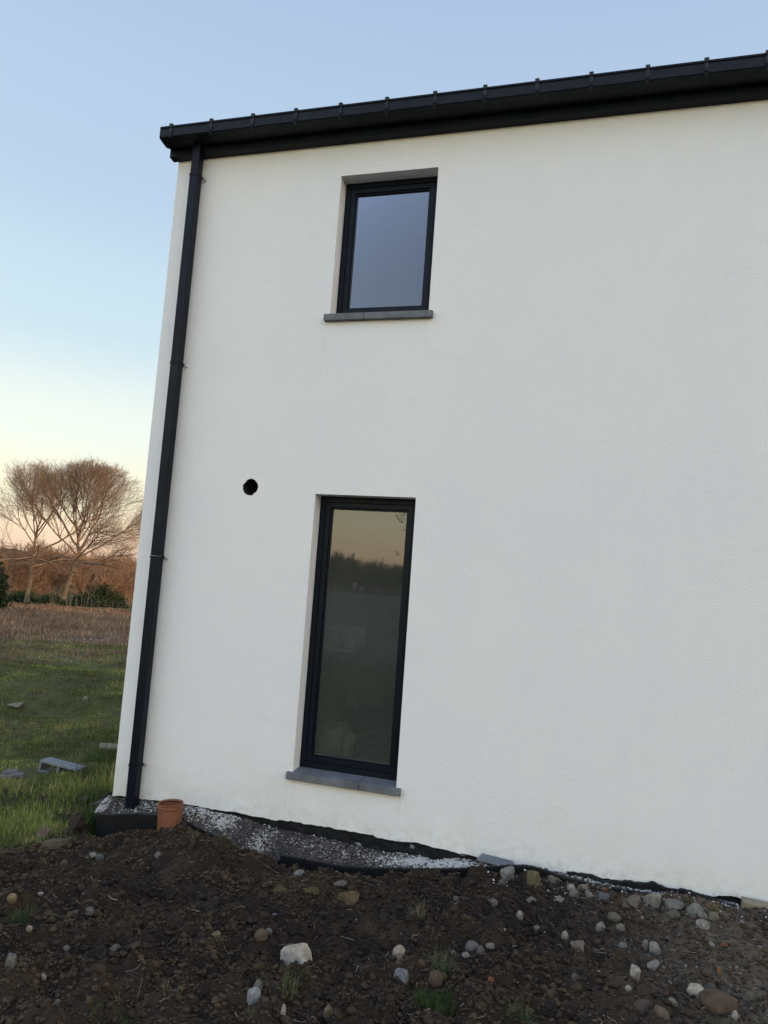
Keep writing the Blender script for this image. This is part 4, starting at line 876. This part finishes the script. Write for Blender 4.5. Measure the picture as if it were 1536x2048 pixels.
def branch(segs, R_, p, d, L_, r_, lvl, maxl, gnarl, upt, env, rmin, kids, out=None, ang=(20, 42)):
    n_ = max(3, int(L_ / (.6 if lvl < 2 else .4))); n_ = min(n_, 14); st = L_ / n_; rad = r_
    for k in range(n_):
        d = (d + Vector((R_.gauss(0, gnarl), R_.gauss(0, gnarl), R_.gauss(0, gnarl) + upt)))
        if out is not None: d += (p - out).normalized() * .10
        d.normalize(); q = p + d * st
        r1 = max(rmin, r_ * (1 - .85 * (k + 1) / n_)); segs.append((*p, *q, rad, r1)); p = q; rad = r1
        if env and k >= 1 and not env(p): break
        t = (k + 1) / n_
        if lvl < maxl and t > (.15 if lvl else .28):
            kk = kids[lvl]; nk = int(kk) + (R_.random() < kk - int(kk))
            for _ in range(nk):
                ax = Vector((R_.gauss(0, 1), R_.gauss(0, 1), R_.gauss(0, 1))).cross(d).normalized(); an = math.radians(R_.uniform(*ang))
                nd = (d * math.cos(an) + ax * math.sin(an)).normalized(); branch(segs, R_, p, nd, L_ * R_.uniform(.40, .68) * (1.1 - .5 * t), max(rmin, rad * .55), lvl + 1, maxl, gnarl * 1.1, upt * .8, env, rmin, kids, out, ang)
def big_tree(name, base, H_, Rc, fork, lean, seed, label, cx=0., sparse=False, tr=.42):
    R_ = random.Random(seed); t = empty(name, base); tag(t, label, 'tree', 'large bare oaks at the field edge')
    tk = []; p = Vector((0, 0, -.4)); n_ = 12; leanv = Vector(lean)
    for k in range(n_):
        q = Vector((0, 0, -.4)) + Vector((leanv.x * ((k + 1) / n_) ** 1.3, leanv.y * (k + 1) / n_, (fork + .4) * (k + 1) / n_)) + Vector((R_.gauss(0, .05), R_.gauss(0, .05), 0))
        f = lambda s: tr * (1.55 - .7 * min(1, s * 4) if s < .25 else .85 - .12 * s); tk.append((*p, *q, f(k / n_), f((k + 1) / n_))); p = q
    tubes('trunk', tk, MB, t, 12)
    segs = []; cz = fork + (H_ - fork) * .36; c = Vector((cx, 0, cz))
    up_ = H_ - cz; dn = cz - fork * .40
    def env(v):
        e = v - c; zz = e.z / (up_ if e.z > 0 else dn); return (e.x / Rc) ** 2 + (e.y / Rc) ** 2 + zz * zz < 1.0 + .06 * math.sin(v.x * 2.1) + .05 * math.sin(v.y * 3 + v.z)
    N_ = 15 if sparse else 20
    top = p + Vector((R_.gauss(0, .4), R_.gauss(0, .4), (H_ - fork) * .50)); ld = []
    for k in range(8):                      # the leader carries on up through the crown
        a_, b_ = p.lerp(top, k / 8) + Vector((.25 * math.sin(k * 1.3), .2 * math.sin(k * 2.1), 0)), p.lerp(top, (k + 1) / 8) + Vector((.25 * math.sin((k + 1) * 1.3), .2 * math.sin((k + 1) * 2.1), 0))
        if k == 0: a_ = p
        ld.append((a_, b_)); segs.append((*a_, *b_, tr * .72 * (1 - k * .10), tr * .72 * (1 - (k + 1) * .10)))
    for k in range(N_):
        f_ = (k + .2) / N_; az = 2 * math.pi * (k * .618 + R_.uniform(-.06, .06)); el = math.radians(6 + 66 * f_ + R_.uniform(-9, 9))
        d = Vector((math.cos(az) * math.cos(el), math.sin(az) * math.cos(el), math.sin(el))); u_ = max(0, f_ - .25) / .75 * 7.6; s = ld[int(u_)][0].lerp(ld[int(u_)][1], u_ - int(u_))
        branch(segs, R_, s, d, Rc * R_.uniform(1.1, 1.45) * (1.2 - .25 * f_), tr * R_.uniform(.26, .44) * (1.1 - .5 * f_), 0, 4, .10, .022, env, .0065, (1.8, 1.5, 1.3, .9) if not sparse else (1.6, 1.3, 1.1, .8), Vector((cx * .5, 0, fork + 1.0)), (20, 46))
    tubes('crown', segs, MT, t, 4); return t, len(segs)
def far_pt(px, r_, dz=0):
    d = fw * 1480 + rt * (px - 768) - up * (1130 - 1024); d.z = 0; d.normalize(); x, y = EYE.x + d.x * r_, EYE.y + d.y * r_; return (x, y, hz(x, y) + dz)
b0 = far_pt(131, 108); b1 = far_pt(62, 107)
t1, c1 = big_tree('oak_tree', b0, 19.0, 9.4, 6.3, (1.6, 0, 0), 11, 'big bare oak with dense rounded crown, nearest the house corner', cx=3.2)
t2, c2 = big_tree('oak_tree', b1, 18.2, 7.6, 6.0, (.3, 0, 0), 23, 'bare oak with sparser crown at the far left of the photo', cx=.2, sparse=True, tr=.34)
print('SEGS', c1, c2)
def small_tree(seed, H_, stems, maxl, kids, rmin, r_):
    R_ = random.Random(seed); segs = []
    for k in range(stems):
        az = R_.uniform(0, 6.3); el = math.radians(R_.uniform(58, 88)); d = Vector((math.cos(az) * math.cos(el), math.sin(az) * math.cos(el), math.sin(el)))
        branch(segs, R_, Vector((R_.gauss(0, .1 * stems), R_.gauss(0, .1 * stems), -.2)), d, H_ * R_.uniform(.8, 1.05), r_, 0, maxl, .07, .03, None, rmin, kids)
    return segs
protos = []
for s in range(3):
    segs = small_tree(100 + s, 5.5, 4 + s, 3, (2, 2, 2), .016, .07); o = tubes('bare_tree', segs, MB2, None, 3); protos.append(o); print('small', len(segs))
row = [(8, 118, 1.1), (28, 112, 1.0), (48, 130, 1.2), (84, 118, 1.25), (104, 128, 1.3), (92, 145, 1.4), (172, 125, 1.0), (188, 116, .9), (206, 132, 1.1), (222, 120, .95), (238, 138, 1.1), (252, 124, .9), (266, 134, 1.05), (150, 140, 1.3), (120, 150, 1.35), (282, 128, 1.0), (-12, 124, 1.2), (300, 140, 1.1)]
YL = ['orange-brown young tree directly above the left conifer bush', 'young bare tree between the left conifer and the left oak trunk', 'young bare tree immediately left of the left oak trunk',
 'young bare tree immediately right of the left oak trunk', 'young bare tree midway between the two oak trunks', 'taller young tree far back between the two oak trunks', 'young bare tree right of the big oak trunk, above the rounded evergreen',
 'short young tree second to the right of the big oak trunk', 'young tree behind the tall grey-green evergreen, left part', 'low young tree behind the tall grey-green evergreen, right part', 'far young tree between the last two evergreens',
 'low bright young tree behind the last evergreen', 'young tree touching the house corner in the view', 'tall far young tree straight behind the big oak trunk', 'tall far young tree just left of the big oak trunk',
 'young tree hidden behind the house corner', 'young tree cut by the left edge of the photo', 'far young tree hidden behind the downpipe']
for k, (px, r_, sc) in enumerate(row):
    src = protos[k % 3]; o = src if k < 3 else src.copy()
    if k >= 3: COL.objects.link(o)
    o.location = far_pt(px, r_, -.1); o.scale = (sc * 1.1, sc * 1.1, sc * .95); o.rotation_euler = (0, 0, k * 1.7)
    tag(o, YL[k], 'tree', 'young bare trees behind the big oaks')
def sapling(px, r_, H_, seed, lb):
    o = tubes('sapling', small_tree(seed, H_, 3, 2, (.5, .6), .007, .022), MBi, None, 4); o.location = far_pt(px, r_, 0); tag(o, lb, 'sapling', 'pale saplings in the scrub')
sapling(150, 92, 3.2, 5, 'pale many-stemmed sapling in front of the big oak'); sapling(168, 88, 4.2, 6, 'tall pale sapling right of the big oak trunk'); sapling(108, 96, 2.6, 9, 'short pale sapling left of the big oak trunk')
# evergreen bushes: leaf clumps on twigs
def bush_mesh(seed, w_, h_, n_, leaf):
    r2 = np.random.default_rng(seed); c = r2.normal(0, 1, (26, 3)); c /= np.linalg.norm(c, axis=1)[:, None]; c *= r2.uniform(.25, .85, (26, 1)); c[:, 2] = np.abs(c[:, 2])
    k = r2.integers(0, 26, n_); p = c[k] + r2.normal(0, .17, (n_, 3)); p *= np.array([w_ / 2, w_ / 2, h_]); p[:, 2] = np.abs(p[:, 2])
    a = r2.normal(0, 1, (n_, 3)); a /= np.linalg.norm(a, axis=1)[:, None]; b_ = np.cross(a, r2.normal(0, 1, (n_, 3))); b_ /= np.linalg.norm(b_, axis=1)[:, None]
    V = np.stack([p - a * leaf, p + b_ * leaf * .5, p + a * leaf, p - b_ * leaf * .5], 1).reshape(-1, 3); f = np.arange(n_ * 4).reshape(-1, 4)
    col = np.array([(.022, .036, .014), (.034, .050, .018), (.016, .026, .012)])[r2.integers(0, 3, n_)] * r2.uniform(.7, 1.3, (n_, 1)); return V, f, np.repeat(col, 4, axis=0)
for k, (px, r_, w_, h_, lb) in enumerate(((-6, 62, 2.6, 3.2, 'dark green conifer bush cut by the left edge of the photo'), (26, 112, 7, 1.5, 'low dark evergreen hedge bush below the left oak'), (52, 110, 6, 1.6, 'low evergreen bush between the two oaks'), (182, 110, 5, 1.8, 'rounded dark evergreen right of the big oak trunk'), (212, 115, 5, 3.6, 'tall grey-green evergreen beside the house corner'), (236, 118, 4.5, 2.4, 'evergreen bush nearest the house corner'), (112, 104, 5, 1.5, 'small evergreen just left of the big oak trunk'))):
    V, f, c_ = bush_mesh(60 + k, w_, h_, 5200, .16); t = empty('evergreen_bush', far_pt(px, r_, -.1)); tag(t, lb, 'bush', 'evergreen bushes along the field edge')
    np_mesh('foliage', V, f, M['blade'], t, False, c_)
    tubes('stem', small_tree(70 + k, h_ * .8, 3, 1, (1, 1), .03, .07), MB, t, 4)
# distant wood, thousands of stems that read as one mass
def wood(name, pts, lb, Hs, mt, seed=1):
    base = np.array(small_tree(seed, 6.0, 6, 2, (2, 2), .03, .08)); A = []
    for k, (x, y) in enumerate(pts):
        s = Hs * rng.uniform(.75, 1.25) / 6; a = rng.uniform(0, 6.28); R2 = np.array([[math.cos(a), -math.sin(a), 0], [math.sin(a), math.cos(a), 0], [0, 0, 1]]) * s
        b_ = base.copy(); o_ = np.array([x, y, hz(x, y) - .2]); b_[:, 0:3] = b_[:, 0:3] @ R2.T + o_; b_[:, 3:6] = b_[:, 3:6] @ R2.T + o_; b_[:, 6:8] *= max(1, s); A.append(b_)
    o = tubes(name, np.concatenate(A), mt, None, 3); tag(o, lb, 'wood', kind='stuff'); print(name, sum(len(a) for a in A))
pts = [far_pt(px, r_)[:2] for px, r_ in zip(rng.uniform(-60, 330, 120), rng.uniform(160, 320, 120))]
wood('far_wood', pts, 'brown leafless wood on the low ground behind the oaks', 6.6, MB2)
pts = []
for k in range(230):
    a = math.radians(rng.uniform(0, 48)); r_ = rng.uniform(240, 290); pts.append((-math.sin(a) * r_, -math.cos(a) * r_ - 5))
wood('wood_edge', pts, 'dark leafless wood edge behind the photographer, mirrored in the tall window', 8.2, MB, 3)
# wire fence across the field
fpts = [(120, 101), (160, 99), (177, 98), (191, 98), (205, 98), (219, 98), (233, 98), (246, 98), (259, 98), (273, 98), (290, 98)]
t = empty('wire_fence', far_pt(177, 98)); O = Vector(t.location); tag(t, 'low wire fence on thin posts crossing the field before the trees', 'fence')
P_ = [Vector(far_pt(px, r_)) for px, r_ in fpts]
for q in P_:
    bm = bmesh.new(); lathe(bm, [(.045, -.2), (.04, 1.0), (.02, 1.04)], 8); o = from_bm('post', bm, M['rooftile'], t); o.location = q - O
segs = []
for a, b_ in zip(P_, P_[1:]):
    for h_ in (.5, .85, 1.1): p0, p1 = a - O + Vector((0, 0, h_)), b_ - O + Vector((0, 0, h_)); segs.append((*p0, *p1, .002, .002))
tubes('wire', segs, M['bolt'], t, 3)
